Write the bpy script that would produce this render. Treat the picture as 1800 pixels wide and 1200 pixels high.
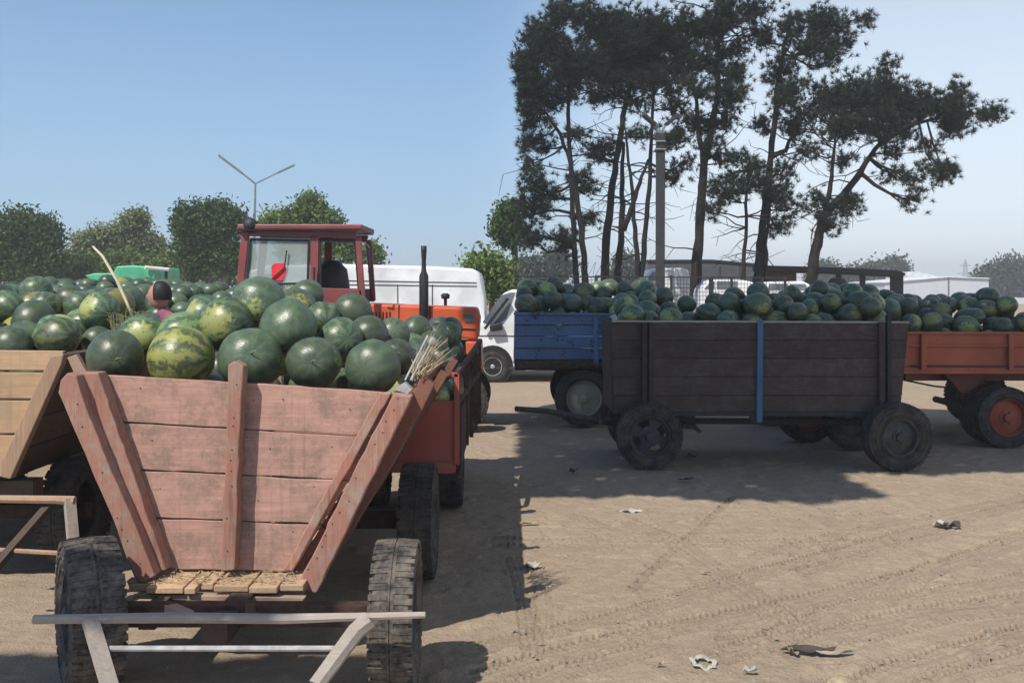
import bpy, math, random
import numpy as np
from mathutils import Vector, Matrix

# ------------------------------------------------------------------ clean + camera + light
for o in list(bpy.data.objects):
    bpy.data.objects.remove(o)
scn = bpy.context.scene
COL = scn.collection
F, CX, CY, EYE = 1700.0, 900.0, 505.0, 1.7        # focal length (px of an 1800 px frame), horizon, eye height

cam_d = bpy.data.cameras.new('camera')
cam = bpy.data.objects.new('camera', cam_d); COL.objects.link(cam)
cam.location = (0, 0, EYE); cam.rotation_euler = (math.radians(90), 0, 0)
cam_d.sensor_width = 36.0; cam_d.lens = 36.0*F/1800.0
cam_d.shift_y = -(600.0-CY)/1800.0
cam_d.clip_start = 0.05; cam_d.clip_end = 3000
scn.camera = cam

SUN_AZ, SUN_EL = math.radians(36), math.radians(52)   # to the left of straight behind the viewer
SD = Vector((-math.sin(SUN_AZ)*math.cos(SUN_EL), -math.cos(SUN_AZ)*math.cos(SUN_EL), math.sin(SUN_EL)))
sun_d = bpy.data.lights.new('sun', 'SUN'); sun_d.energy = 5.0; sun_d.angle = math.radians(0.5)
sun_d.color = (1.0, 0.93, 0.83)
sun = bpy.data.objects.new('sun', sun_d); COL.objects.link(sun)
sun.rotation_euler = SD.to_track_quat('Z', 'Y').to_euler(); sun.location = SD*60

world = bpy.data.worlds.new('World'); scn.world = world; world.use_nodes = True
nt = world.node_tree; nt.nodes.clear()
def wn(t): return nt.nodes.new(t)
sky = wn('ShaderNodeTexSky'); sky.sky_type = 'NISHITA'; sky.sun_disc = False
sky.sun_elevation = SUN_EL; sky.sun_rotation = math.pi+SUN_AZ
sky.air_density = 1.0; sky.dust_density = 0.35; sky.ozone_density = 2.5; sky.altitude = 50
tc = wn('ShaderNodeTexCoord'); sp = wn('ShaderNodeSeparateXYZ')
nt.links.new(tc.outputs['Generated'], sp.inputs[0])
# summer haze: thicker low down and to the east (right)
el = wn('ShaderNodeMapRange'); el.inputs['From Min'].default_value = 0.0; el.inputs['From Max'].default_value = 0.42
el.inputs['To Min'].default_value = 1.0; el.inputs['To Max'].default_value = 0.0
nt.links.new(sp.outputs['Z'], el.inputs['Value'])
ea = wn('ShaderNodeMapRange'); ea.interpolation_type = 'SMOOTHSTEP'
ea.inputs['From Min'].default_value = -0.06; ea.inputs['From Max'].default_value = 0.20
ea.inputs['To Min'].default_value = 0.0; ea.inputs['To Max'].default_value = 1.0
nt.links.new(sp.outputs['X'], ea.inputs['Value'])
mr = wn('ShaderNodeMix'); mr.data_type = 'FLOAT'       # haze amount
mlo = wn('ShaderNodeMath'); mlo.operation = 'MULTIPLY_ADD'; mlo.inputs[1].default_value = 0.72; mlo.inputs[2].default_value = 0.16
nt.links.new(el.outputs[0], mlo.inputs[0])
mhi = wn('ShaderNodeMath'); mhi.operation = 'MULTIPLY_ADD'; mhi.inputs[1].default_value = 0.58; mhi.inputs[2].default_value = 0.36
nt.links.new(el.outputs[0], mhi.inputs[0])
nt.links.new(ea.outputs[0], mr.inputs['Factor']); nt.links.new(mlo.outputs[0], mr.inputs['A']); nt.links.new(mhi.outputs[0], mr.inputs['B'])
mx = wn('ShaderNodeMix'); mx.data_type = 'RGBA'
hz = wn('ShaderNodeMix'); hz.data_type = 'RGBA'
hz.inputs['A'].default_value = (4.3, 6.4, 8.5, 1); hz.inputs['B'].default_value = (9.9, 10.7, 11.2, 1)
nt.links.new(ea.outputs[0], hz.inputs['Factor'])
nt.links.new(mr.outputs['Result'], mx.inputs['Factor']); tint = wn('ShaderNodeMix'); tint.data_type = 'RGBA'; tint.blend_type = 'MULTIPLY'; tint.inputs['Factor'].default_value = 1
tint.inputs['B'].default_value = (.60, .95, 1.25, 1); nt.links.new(sky.outputs[0], tint.inputs['A']); nt.links.new(tint.outputs['Result'], mx.inputs['A']); nt.links.new(hz.outputs['Result'], mx.inputs['B'])
bg = wn('ShaderNodeBackground'); bg.inputs['Strength'].default_value = 0.09
nt.links.new(mx.outputs['Result'], bg.inputs['Color'])
wo = wn('ShaderNodeOutputWorld'); nt.links.new(bg.outputs[0], wo.inputs['Surface'])

vs = scn.view_settings
vs.view_transform = 'Standard'; vs.look = 'None'; vs.gamma = 1; vs.exposure = 0.14
try: vs.use_curve_mapping = False
except Exception: pass

# ------------------------------------------------------------------ helpers
R = random.Random(7)
def at(px, py, Y): return Vector(((px-CX)*Y/F, Y, EYE-(py-CY)*Y/F))
def gat(px, py):   # pixel on the ground
    Y = F*EYE/(py-CY); return ((px-CX)*Y/F, Y)
ORG = {}
def org(o): return ORG.get(o.name, Vector((0, 0, 0)))
def tag(o, label=None, cat=None, group=None, kind=None):
    if label: o['label'] = label
    if cat: o['category'] = cat
    if group: o['group'] = group
    if kind: o['kind'] = kind
    return o
def thing(name, label, cat, loc=(0, 0, 0), group=None):
    o = bpy.data.objects.new(name, None); o.empty_display_size = 0.2
    COL.objects.link(o); o.location = loc; ORG[o.name] = Vector(loc)
    return tag(o, label, cat, group)
def sub_empty(name, parent):
    o = bpy.data.objects.new(name, None); o.empty_display_size = 0.1
    COL.objects.link(o); o.parent = parent; ORG[o.name] = org(parent).copy()
    return o

def rough_edge(pts, amp, step=26, seed=0):
    rs_ = random.Random(seed); out = []
    for i, a in enumerate(pts):
        b = pts[(i+1) % len(pts)]; L = math.hypot(b[0]-a[0], b[1]-a[1]); n = max(1, int(L/step)); nx_, ny_ = -(b[1]-a[1])/L, (b[0]-a[0])/L
        out.append(a)
        for k in range(1, n):
            t = (k+rs_.uniform(-.3, .3))/n; j = rs_.uniform(-amp, amp); out.append((a[0]+(b[0]-a[0])*t+nx_*j, a[1]+(b[1]-a[1])*t+ny_*j))
    return out
class MB:
    def __init__(s): s.v = []; s.f = []
    def add(s, vs_, fs):
        n = len(s.v); s.v += [tuple(v) for v in vs_]; s.f += [tuple(i+n for i in f) for f in fs]; return s
    def box(s, a, b):
        (x0, y0, z0), (x1, y1, z1) = a, b
        return s.add([(x0,y0,z0),(x1,y0,z0),(x1,y1,z0),(x0,y1,z0),(x0,y0,z1),(x1,y0,z1),(x1,y1,z1),(x0,y1,z1)],
            [(0,3,2,1),(4,5,6,7),(0,1,5,4),(1,2,6,5),(2,3,7,6),(3,0,4,7)])
    def prism(s, poly, y0, y1):      # poly = (x,z) list, extruded along y
        n = len(poly)
        v = [(x, y0, z) for x, z in poly]+[(x, y1, z) for x, z in poly]
        f = [tuple(range(n)), tuple(range(2*n-1, n-1, -1))]
        f += [(i, n+i, n+(i+1) % n, (i+1) % n) for i in range(n)]
        return s.add(v, f)
    def pp(s, pts, Y, th):           # outline given in picture units, built at distance Y with thickness th
        p = [at(x, y, Y) for x, y in pts]
        return s.prism([(q.x, q.z) for q in p], Y, Y+th)
    def bar(s, a, b, w, h, up=(0, 0, 1)):
        a = Vector(a); b = Vector(b); d = (b-a).normalized(); u = Vector(up)
        if abs(d.dot(u)) > .95: u = Vector((0, 1, 0))
        r = d.cross(u).normalized()*w/2; t = r.cross(d).normalized()*h/2
        v = [p+q for p in (a, b) for q in (-r-t, r-t, r+t, -r+t)]
        return s.add(v, [(0,1,2,3),(7,6,5,4),(0,4,5,1),(1,5,6,2),(2,6,7,3),(3,7,4,0)])
    def tube(s, pts, rad, n=6):
        pts = [Vector(p) for p in pts]
        if not hasattr(rad, '__len__'): rad = [rad]*len(pts)
        vs_ = []; fs = []
        for i, p in enumerate(pts):
            d = (pts[min(i+1, len(pts)-1)]-pts[max(i-1, 0)]).normalized()
            u = Vector((0, 1, 0)) if abs(d.y) < .8 else Vector((1, 0, 0))
            r = d.cross(u).normalized(); t = d.cross(r)
            for k in range(n):
                a = 2*math.pi*k/n; vs_.append(p+(r*math.cos(a)+t*math.sin(a))*rad[i])
        for i in range(len(pts)-1):
            for k in range(n):
                fs.append((i*n+k, i*n+(k+1) % n, (i+1)*n+(k+1) % n, (i+1)*n+k))
        fs.append(tuple(range(n-1, -1, -1))); fs.append(tuple(range((len(pts)-1)*n, len(pts)*n)))
        return s.add(vs_, fs)
    def lathe(s, prof, c, axis, n=32, close=False):   # prof = (radius, offset along the axis)
        c = Vector(c); ax = Vector(axis).normalized()
        u = Vector((0, 0, 1)) if abs(ax.z) < .9 else Vector((1, 0, 0))
        r = ax.cross(u).normalized(); t = ax.cross(r); m = len(prof)
        vs_ = [c+ax*o+(r*math.cos(2*math.pi*k/n)+t*math.sin(2*math.pi*k/n))*q for k in range(n) for q, o in prof]
        fs = []
        for k in range(n):
            k2 = (k+1) % n
            for j in range(m if close else m-1):
                j2 = (j+1) % m
                fs.append((k*m+j, k*m+j2, k2*m+j2, k2*m+j))
        return s.add(vs_, fs)
    def build(s, name, mat, parent=None, smooth=False, kind=None, bevel=0):
        o0 = org(parent) if parent else Vector((0, 0, 0))
        me = bpy.data.meshes.new(name)
        me.from_pydata([(v[0]-o0.x, v[1]-o0.y, v[2]-o0.z) for v in s.v], [], s.f)
        if mat: me.materials.append(mat)
        if smooth: me.polygons.foreach_set('use_smooth', [True]*len(me.polygons))
        me.update()
        o = bpy.data.objects.new(name, me); COL.objects.link(o)
        if parent: o.parent = parent; ORG[o.name] = o0.copy()
        if kind: o['kind'] = kind
        if bevel:
            b = o.modifiers.new('bevel', 'BEVEL'); b.width = bevel; b.segments = 2; b.limit_method = 'ANGLE'
        return o
def npmesh(name, V, Fc, mat, parent=None, kind=None, smooth=False):
    """V (n,3), Fc (m,k) numpy"""
    o0 = org(parent) if parent else Vector((0, 0, 0))
    V = V-np.array(o0)
    me = bpy.data.meshes.new(name); k = Fc.shape[1]; m = len(Fc)
    me.vertices.add(len(V)); me.vertices.foreach_set('co', V.astype(np.float32).ravel())
    me.loops.add(m*k); me.loops.foreach_set('vertex_index', Fc.astype(np.int32).ravel())
    me.polygons.add(m); me.polygons.foreach_set('loop_start', np.arange(0, m*k, k, dtype=np.int32))
    me.polygons.foreach_set('loop_total', np.full(m, k, dtype=np.int32))
    if smooth: me.polygons.foreach_set('use_smooth', np.ones(m, dtype=bool))
    me.materials.append(mat); me.update(calc_edges=True)
    o = bpy.data.objects.new(name, me); COL.objects.link(o)
    if parent: o.parent = parent; ORG[o.name] = o0.copy()
    if kind: o['kind'] = kind
    return o

# ------------------------------------------------------------------ materials
class NT:
    def __init__(s, name):
        s.m = bpy.data.materials.new(name); s.m.use_nodes = True; s.t = s.m.node_tree
        s.b = s.t.nodes['Principled BSDF']; s.out = s.t.nodes['Material Output']
        s.tc = s.t.nodes.new('ShaderNodeTexCoord')
    def n(s, t, **k):
        q = s.t.nodes.new(t)
        for a, b in k.items(): setattr(q, a, b)
        return q
    def l(s, a, b): s.t.links.new(a, b)
    def mapping(s, scale, src='Object'):
        mp = s.n('ShaderNodeMapping'); mp.inputs['Scale'].default_value = scale
        s.l(s.tc.outputs[src], mp.inputs[0]); return mp.outputs[0]
    def noise(s, vec, scale=5, detail=4, rough=.55, dist=0):
        q = s.n('ShaderNodeTexNoise'); q.inputs['Scale'].default_value = scale; q.inputs['Detail'].default_value = detail
        q.inputs['Roughness'].default_value = rough; q.inputs['Distortion'].default_value = dist
        s.l(vec, q.inputs['Vector']); return q.outputs['Fac']
    def ramp(s, f, stops, interp='LINEAR'):
        q = s.n('ShaderNodeValToRGB'); q.color_ramp.interpolation = interp; e = q.color_ramp.elements
        while len(e) > 1: e.remove(e[-1])
        for i, (p, c) in enumerate(stops):
            c = (c, c, c) if not hasattr(c, '__len__') else c
            x = e[0] if i == 0 else e.new(p)
            x.position = p; x.color = (*c, 1)
        s.l(f, q.inputs[0]); return q.outputs[0]
    def mix(s, f, a, b, blend='MIX'):
        q = s.n('ShaderNodeMix', data_type='RGBA', blend_type=blend)
        if isinstance(f, (int, float)): q.inputs['Factor'].default_value = f
        else: s.l(f, q.inputs['Factor'])
        for nm, v in (('A', a), ('B', b)):
            if isinstance(v, tuple): q.inputs[nm].default_value = (*v, 1)
            else: s.l(v, q.inputs[nm])
        return q.outputs['Result']
    def math(s, op, a, b=None, c=None):
        q = s.n('ShaderNodeMath', operation=op)
        for i, v in enumerate((a, b, c)):
            if v is None: continue
            if isinstance(v, (int, float)): q.inputs[i].default_value = v
            else: s.l(v, q.inputs[i])
        return q.outputs[0]
    def bump(s, h, strength=.3, dist=.01):
        q = s.n('ShaderNodeBump'); q.inputs['Strength'].default_value = strength; q.inputs['Distance'].default_value = dist
        s.l(h, q.inputs['Height']); s.l(q.outputs[0], s.b.inputs['Normal'])
    def rnd(s): return s.n('ShaderNodeObjectInfo').outputs['Random']
    def col(s, c): s.l(c, s.b.inputs['Base Color'])
    def rough(s, r, spec=None):
        if isinstance(r, (int, float)): s.b.inputs['Roughness'].default_value = r
        else: s.l(r, s.b.inputs['Roughness'])
        if spec is not None: s.b.inputs['Specular IOR Level'].default_value = spec

def mul(c, k): return tuple(min(1, x*k) for x in c)
def mat_wood(name, c, axis=0, worn=(.33, .28, .23), wear_or_shade=.35, vary=.35, grain=1.0):
    s = NT(name); sc = [34, 34, 34]; sc[axis] = 2.2
    v = s.mapping(sc); g = s.noise(v, 1.6, 5, .65, .6)
    big = s.noise(s.mapping((2.2, 2.2, 2.2)), 1.3, 3)
    a = s.mix(s.ramp(g, [(.25, 0), (.8, 1)]), mul(c, .70), mul(c, 1.16))
    a = s.mix(s.ramp(s.noise(s.mapping((3, 3, 3)), 2.5, 5, .7), [(.35, 0), (.7, .45)]), a, mul(c, .72))
    w = s.math('MULTIPLY', s.ramp(s.noise(v, 2.6, 4, .7), [(.52, 0), (.72, 1)]), s.ramp(big, [(.42, 0), (.62, wear_or_shade)]))
    a = s.mix(w, a, worn)
    a = s.mix(s.math('MULTIPLY', s.math('SUBTRACT', s.rnd(), .5), vary), a, mul(c, 2.0)) if False else a
    blot = s.noise(s.mapping((1, 1, 1)), 7.5, 8, .78)
    a = s.mix(s.ramp(blot, [(.47, 0), (.62, wear_or_shade*.9)]), a, mul(worn, .72))
    a = s.mix(s.ramp(s.noise(s.mapping((26, 26, 1.2) if axis != 2 else (26, 26, 2)), 1.1, 4, .6), [(.56, 0), (.74, wear_or_shade*.55)]), a, mul(c, .42))
    hs = s.n('ShaderNodeHueSaturation'); s.l(a, hs.inputs['Color'])
    s.l(s.math('MULTIPLY_ADD', s.rnd(), vary, 1-vary/2), hs.inputs['Value'])
    s.col(hs.outputs[0]); s.rough(.78, .25); s.bump(g, .32*grain, .004)
    return s.m
def mat_paint(name, c, rough=.5, rust=(.09, .035, .018), amount=.3, scale=5, dirt=(.20, .165, .125), dirtamt=.35):
    s = NT(name); v = s.mapping((1, 1, 1)); n1 = s.noise(v, scale, 6, .65, .3); n2 = s.noise(v, scale*5, 5, .7)
    r = s.ramp(s.math('ADD', s.math('MULTIPLY', n1, .6), s.math('MULTIPLY', n2, .4)), [(.66-amount*.25, 0), (.70-amount*.25, 1)])
    fade = s.noise(v, 1.7, 4)
    a = s.mix(s.ramp(fade, [(.35, 0), (.7, 1)]), mul(c, .8), mul(c, 1.2))
    a = s.mix(r, a, rust)
    d = s.ramp(s.noise(v, 3.1, 5, .6), [(.4, 0), (.8, dirtamt)])
    a = s.mix(d, a, dirt)
    s.col(a); s.rough(s.math('MULTIPLY_ADD', r, .35, rough), .35); s.bump(r, -.25, .002)
    return s.m
def mat_plain(name, c, rough=.6, vary=.25, scale=12, spec=.3, metal=0, bump=.15):
    s = NT(name); v = s.mapping((1, 1, 1)); n1 = s.noise(v, scale, 5, .6)
    s.col(s.mix(s.ramp(n1, [(.3, 0), (.7, 1)]), mul(c, 1-vary), mul(c, 1+vary))); s.rough(rough, spec)
    s.b.inputs['Metallic'].default_value = metal; s.bump(n1, bump, .004)
    return s.m
def mat_tyre(name, dust=.4):
    s = NT(name); v = s.mapping((1, 1, 1)); n1 = s.noise(v, 9, 6, .65); n2 = s.noise(v, 60, 3)
    f = s.ramp(s.math('ADD', s.math('MULTIPLY', n1, .7), s.math('MULTIPLY', n2, .3)), [(.38, 0), (.66, dust)])
    s.col(s.mix(f, (.022, .022, .024), (.20, .17, .14))); s.rough(.85, .2); s.bump(n2, .3, .004)
    return s.m
def mat_melon(name, dark, mid, kind):
    s = NT(name); v = s.tc.outputs['Object']
    sx = s.n('ShaderNodeSeparateXYZ'); s.l(v, sx.inputs[0])
    ang = s.math('ARCTAN2', sx.outputs['Y'], sx.outputs['X'])
    nz = s.noise(v, 4.5, 5, .65); nf = s.noise(v, 16, 3, .6)
    w = s.math('SINE', s.math('ADD', s.math('MULTIPLY', ang, 9.0), s.math('MULTIPLY', s.math('SUBTRACT', nz, .5), 11.0)))
    w = s.math('MULTIPLY_ADD', w, .5, .5)
    w = s.math('ADD', s.math('MULTIPLY', w, .72), s.math('MULTIPLY', nf, .28))
    if kind == 'plain':   a = s.mix(s.ramp(w, [(.40, 0), (.80, .75)]), dark, mid)
    elif kind == 'striped': a = s.mix(s.ramp(w, [(.50, 0), (.68, 1)]), dark, mid)
    elif kind == 'streaked': a = s.mix(s.ramp(s.math('ADD', s.math('MULTIPLY', w, .55), s.math('MULTIPLY', s.noise(v, 1.3, 3), .5)), [(.34, 0), (.50, .6), (.68, 1)]), dark, mid)
    else:                 a = s.mix(s.ramp(w, [(.30, 0), (.62, 1)]), dark, mid)
    # ground spot: the pale yellow belly each melon lay on
    spot = s.math('ADD', sx.outputs['X'], s.math('MULTIPLY', s.math('SUBTRACT', nz, .5), 1.1))
    lim = {'plain': .86, 'striped': .74, 'yellow': .30, 'streaked': .9}[kind]
    sp_ = s.ramp(spot, [(lim, 0), (min(1, lim+.16), .9)])
    a = s.mix(sp_, a, (.34, .32, .07))
    bl = s.ramp(s.noise(v, 1.8, 4, .6), [(.25, .25), (.75, .9)])
    a = s.mix(bl, a, s.mix(.50, a, (.17, .21, .14)))
    hs = s.n('ShaderNodeHueSaturation'); s.l(a, hs.inputs['Color'])
    s.l(s.math('MULTIPLY_ADD', s.rnd(), .7, .65), hs.inputs['Value'])
    s.l(s.math('MULTIPLY_ADD', s.rnd(), .05, .475), hs.inputs['Hue'])
    s.col(hs.outputs[0])
    s.rough(s.math('MULTIPLY_ADD', nf, .25, .24), .5); s.bump(nf, .10, .02)
    return s.m
def mat_leaf(name, c1, c2, trans=.3):
    s = NT(name); ge = s.n('ShaderNodeNewGeometry')
    a = s.mix(ge.outputs['Random Per Island'], c1, c2)
    big = s.noise(s.mapping((1, 1, 1)), .8, 3)
    hs = s.n('ShaderNodeHueSaturation'); s.l(a, hs.inputs['Color']); s.l(s.ramp(big, [(.3, .7), (.7, 1.3)]), hs.inputs['Value'])
    s.col(hs.outputs[0]); s.rough(.6, .2)
    if trans:
        tr = s.n('ShaderNodeBsdfTranslucent'); s.l(hs.outputs[0], tr.inputs[0])
        ms = s.n('ShaderNodeMixShader'); ms.inputs[0].default_value = trans
        s.l(s.b.outputs[0], ms.inputs[1]); s.l(tr.outputs[0], ms.inputs[2]); s.l(ms.outputs[0], s.out.inputs['Surface'])
    return s.m
def mat_glass(name, c=(.5, .6, .6), op=.35, rough=.12):
    s = NT(name); s.b.inputs['Base Color'].default_value = (*c, 1); s.rough(rough, .6)
    tr = s.n('ShaderNodeBsdfTransparent'); tr.inputs[0].default_value = (.85, .9, .88, 1)
    ms = s.n('ShaderNodeMixShader'); nz = s.noise(s.mapping((1, 1, 1)), 3, 4)
    s.l(s.math('MULTIPLY_ADD', nz, .3, op-.15), ms.inputs[0])
    s.l(tr.outputs[0], ms.inputs[1]); s.l(s.b.outputs[0], ms.inputs[2]); s.l(ms.outputs[0], s.out.inputs['Surface'])
    return s.m

M = {}
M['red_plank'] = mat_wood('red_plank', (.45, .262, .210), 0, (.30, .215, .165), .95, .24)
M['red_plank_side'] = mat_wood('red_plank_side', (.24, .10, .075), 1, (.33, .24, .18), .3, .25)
M['red_stake'] = mat_wood('red_stake', (.36, .175, .13), 2, (.44, .34, .27), 1.0, .2, 1.6)
M['raw_floor'] = mat_wood('raw_floor', (.50, .34, .21), 1, (.55, .43, .30), .6, .3, 1.4)
M['raw_beam'] = mat_wood('raw_beam', (.42, .28, .20), 0, (.5, .42, .34), .7, .2, 1.4)
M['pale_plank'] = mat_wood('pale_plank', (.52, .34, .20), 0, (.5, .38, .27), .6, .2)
M['pale_stake'] = mat_wood('pale_stake', (.42, .27, .18), 2, (.5, .36, .25), .8, .2, 1.4)
M['grey_pole'] = mat_wood('grey_pole', (.36, .31, .27), 0, (.5, .45, .4), .8, .2, 1.4)
M['brown_plank'] = mat_wood('brown_plank', (.070, .050, .046), 0, (.17, .15, .145), .5, .3, 1.3)
M['brown_stake'] = mat_wood('brown_stake', (.05, .034, .032), 2, (.16, .13, .12), .4, .3)
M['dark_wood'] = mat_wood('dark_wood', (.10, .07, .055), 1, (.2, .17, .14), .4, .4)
M['black_iron'] = mat_plain('black_iron', (.025, .026, .030), .55, .4, 20)
M['rusty_iron'] = mat_plain('rusty_iron', (.06, .035, .028), .75, .5, 20)
M['steel_rod'] = mat_plain('steel_rod', (.34, .33, .33), .5, .3, 20)
M['blue_strap'] = mat_paint('blue_strap', (.03, .14, .30), .5, amount=.2, scale=14)
M['blue_paint'] = mat_paint('blue_paint', (.075, .155, .30), .6, (.05, .035, .03), .44, 9)
M['orange_paint'] = mat_paint('orange_paint', (.42, .095, .045), .5, (.08, .03, .02), .12, 7, dirtamt=.25)
M['orange_dark'] = mat_paint('orange_dark', (.16, .045, .028), .6, (.05, .025, .02), .3, 7)
M['trailer_red'] = mat_paint('trailer_red', (.36, .085, .065), .5, (.12, .05, .03), .1, 5, dirtamt=.4)
M['tractor_red'] = mat_paint('tractor_red', (.66, .11, .035), .4, (.15, .05, .03), .05, 5, dirtamt=.25)
M['cab_red'] = mat_paint('cab_red', (.22, .055, .055), .45, (.08, .03, .03), .15, 6)
M['white_paint'] = mat_paint('white_paint', (.72, .74, .76), .35, (.3, .22, .15), -.4, 4, (.5, .45, .4), .2)
M['grey_paint'] = mat_paint('grey_paint', (.085, .09, .105), .5, (.05, .04, .04), .05, 1, dirtamt=.2)
M['white_wall'] = mat_plain('white_wall', (.50, .52, .56), .7, .06, 1)
M['tyre'] = mat_tyre('tyre', .45); M['tyre_dusty'] = mat_tyre('tyre_dusty', .95)
M['rim_dark'] = mat_plain('rim_dark', (.055, .055, .058), .6, .4, 14)
M['rim_red'] = mat_paint('rim_red', (.30, .06, .035), .6, amount=.2, scale=12)
M['rim_cream'] = mat_paint('rim_cream', (.36, .33, .26), .6, amount=.15, scale=12)
M['rim_silver'] = mat_plain('rim_silver', (.45, .46, .47), .4, .2, 10, metal=.3)
M['glass_dirty'] = mat_glass('glass_dirty', (.42, .48, .47), .5)
M['glass_dark'] = mat_plain('glass_dark', (.035, .045, .055), .12, .3, 2, .6, bump=0)
M['glass_grey'] = mat_plain('glass_grey', (.13, .15, .17), .15, .4, 2, .6, bump=0)
M['black_plastic'] = mat_plain('black_plastic', (.02, .02, .022), .5, .2, 10)
M['red_cloth'] = mat_plain('red_cloth', (.75, .04, .06), .7, .15, 10)
M['green_tarp'] = mat_plain('green_tarp', (.07, .36, .20), .45, .3, 3, .4, bump=.4)
M['white_pipe'] = mat_plain('white_pipe', (.7, .7, .66), .5, .1)
M['bamboo'] = mat_plain('bamboo', (.55, .50, .36), .5, .2, 20)
M['straw'] = mat_plain('straw', (.34, .275, .18), .7, .35, 20)
M['straw_green'] = mat_plain('straw_green', (.20, .22, .10), .7, .4, 20)
M['concrete'] = mat_plain('concrete', (.035, .037, .042), .85, .25, 6)
M['lamp_metal'] = mat_plain('lamp_metal', (.16, .19, .21), .4, .2, 4)
M['pine_bark'] = mat_plain('pine_bark', (.022, .018, .017), .9, .5, 5, .15, bump=.8)
M['bark'] = mat_plain('bark', (.14, .12, .10), .9, .4, 5, .15, bump=.6)
M['pine_needles'] = mat_leaf('pine_needles', (.012, .021, .014), (.034, .046, .026), .10)
M['leaf_dark'] = mat_leaf('leaf_dark', (.030, .065, .018), (.085, .14, .04))
M['leaf_pale'] = mat_leaf('leaf_pale', (.12, .16, .07), (.24, .26, .12))
M['leaf_mid'] = mat_leaf('leaf_mid', (.07, .12, .035), (.16, .22, .06))
M['leaf_bright'] = mat_leaf('leaf_bright', (.08, .14, .03), (.18, .25, .05))
M['leaf_far'] = mat_leaf('leaf_far', (.03, .045, .03), (.07, .085, .05), .1)
M['cardboard'] = mat_plain('cardboard', (.30, .25, .19), .85, .3, 14)
M['plastic_scrap'] = mat_plain('plastic_scrap', (.40, .38, .34), .4, .1, 14)
M['dark_scrap'] = mat_plain('dark_scrap', (.06, .05, .045), .8, .4, 14)
M['stone'] = mat_plain('stone', (.24, .21, .18), .9, .3, 14)
M['skin'] = mat_plain('skin', (.42, .22, .16), .55, .1, 10)
M['hair'] = mat_plain('hair', (.015, .012, .012), .6, .2, 30)
M['shirt'] = mat_plain('shirt', (.26, .09, .13), .8, .2, 8)
M['trousers'] = mat_plain('trousers', (.04, .05, .08), .8, .2, 8)

# ------------------------------------------------------------------ ground
def vnoise(x, y, seed=0):
    rs = np.random.RandomState(seed); T = rs.rand(256, 256)
    xi = np.floor(x).astype(int); yi = np.floor(y).astype(int); fx = x-xi; fy = y-yi
    fx = fx*fx*(3-2*fx); fy = fy*fy*(3-2*fy)
    g = lambda a, b: T[a % 256, b % 256]
    return (g(xi, yi)*(1-fx)+g(xi+1, yi)*fx)*(1-fy)+(g(xi, yi+1)*(1-fx)+g(xi+1, yi+1)*fx)*fy
TRACKS = [  # ((picture points on the ground), half width m, depth m, tread period m)
    ([(880, 1128), (1120, 1075), (1350, 1005), (1600, 935), (1830, 880)], .085, .017, .050),
    ([(880, 1175), (1130, 1115), (1350, 1073), (1580, 1018), (1830, 935)], .10, .020, .055),
    ([(1280, 1150), (1500, 1065), (1650, 1040), (1830, 1008)], .09, .016, .05),
    ([(1330, 1128), (1500, 1110), (1640, 1078), (1830, 1052)], .13, .016, .06),
    ([(1480, 1215), (1640, 1165), (1830, 1108)], .11, .018, .055),
    ([(880, 946), (1100, 948), (1300, 950), (1560, 946)], .05, .020, .06),
    ([(880, 958), (1200, 960), (1500, 957)], .05, .014, .06),
    ([(1100, 898), (1300, 906), (1560, 902)], .05, .015, .06),
    ([(1290, 872), (1240, 918), (1180, 970), (1110, 1040)], .028, .012, .2),
    ([(1010, 905), (1090, 935), (1160, 945)], .07, .012, .05),
    ([(1110, 915), (1180, 945), (1300, 1030), (1370, 1080)], .09, .012, .05),
    ([(948, 1000), (956, 1040), (958, 1080), (957, 1110)], .05, .014, .03),
    ([(905, 985), (925, 1050), (935, 1130)], .06, .008, .04),
    ([(1420, 1000), (1560, 962), (1700, 925)], .07, .012, .05),
    ([(880, 1215), (1000, 1175), (1150, 1140)], .08, .010, .05),
    ([(1600, 1215), (1700, 1180), (1830, 1150)], .08, .012, .05),
    ([(1340, 975), (1480, 935), (1640, 905), (1830, 870)], .06, .010, .05),
    ([(860, 755), (1000, 790), (1300, 800), (1700, 760)], .09, .010, .06),
    ([(1650, 700), (1720, 760), (1830, 830)], .09, .010, .06),
]
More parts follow.
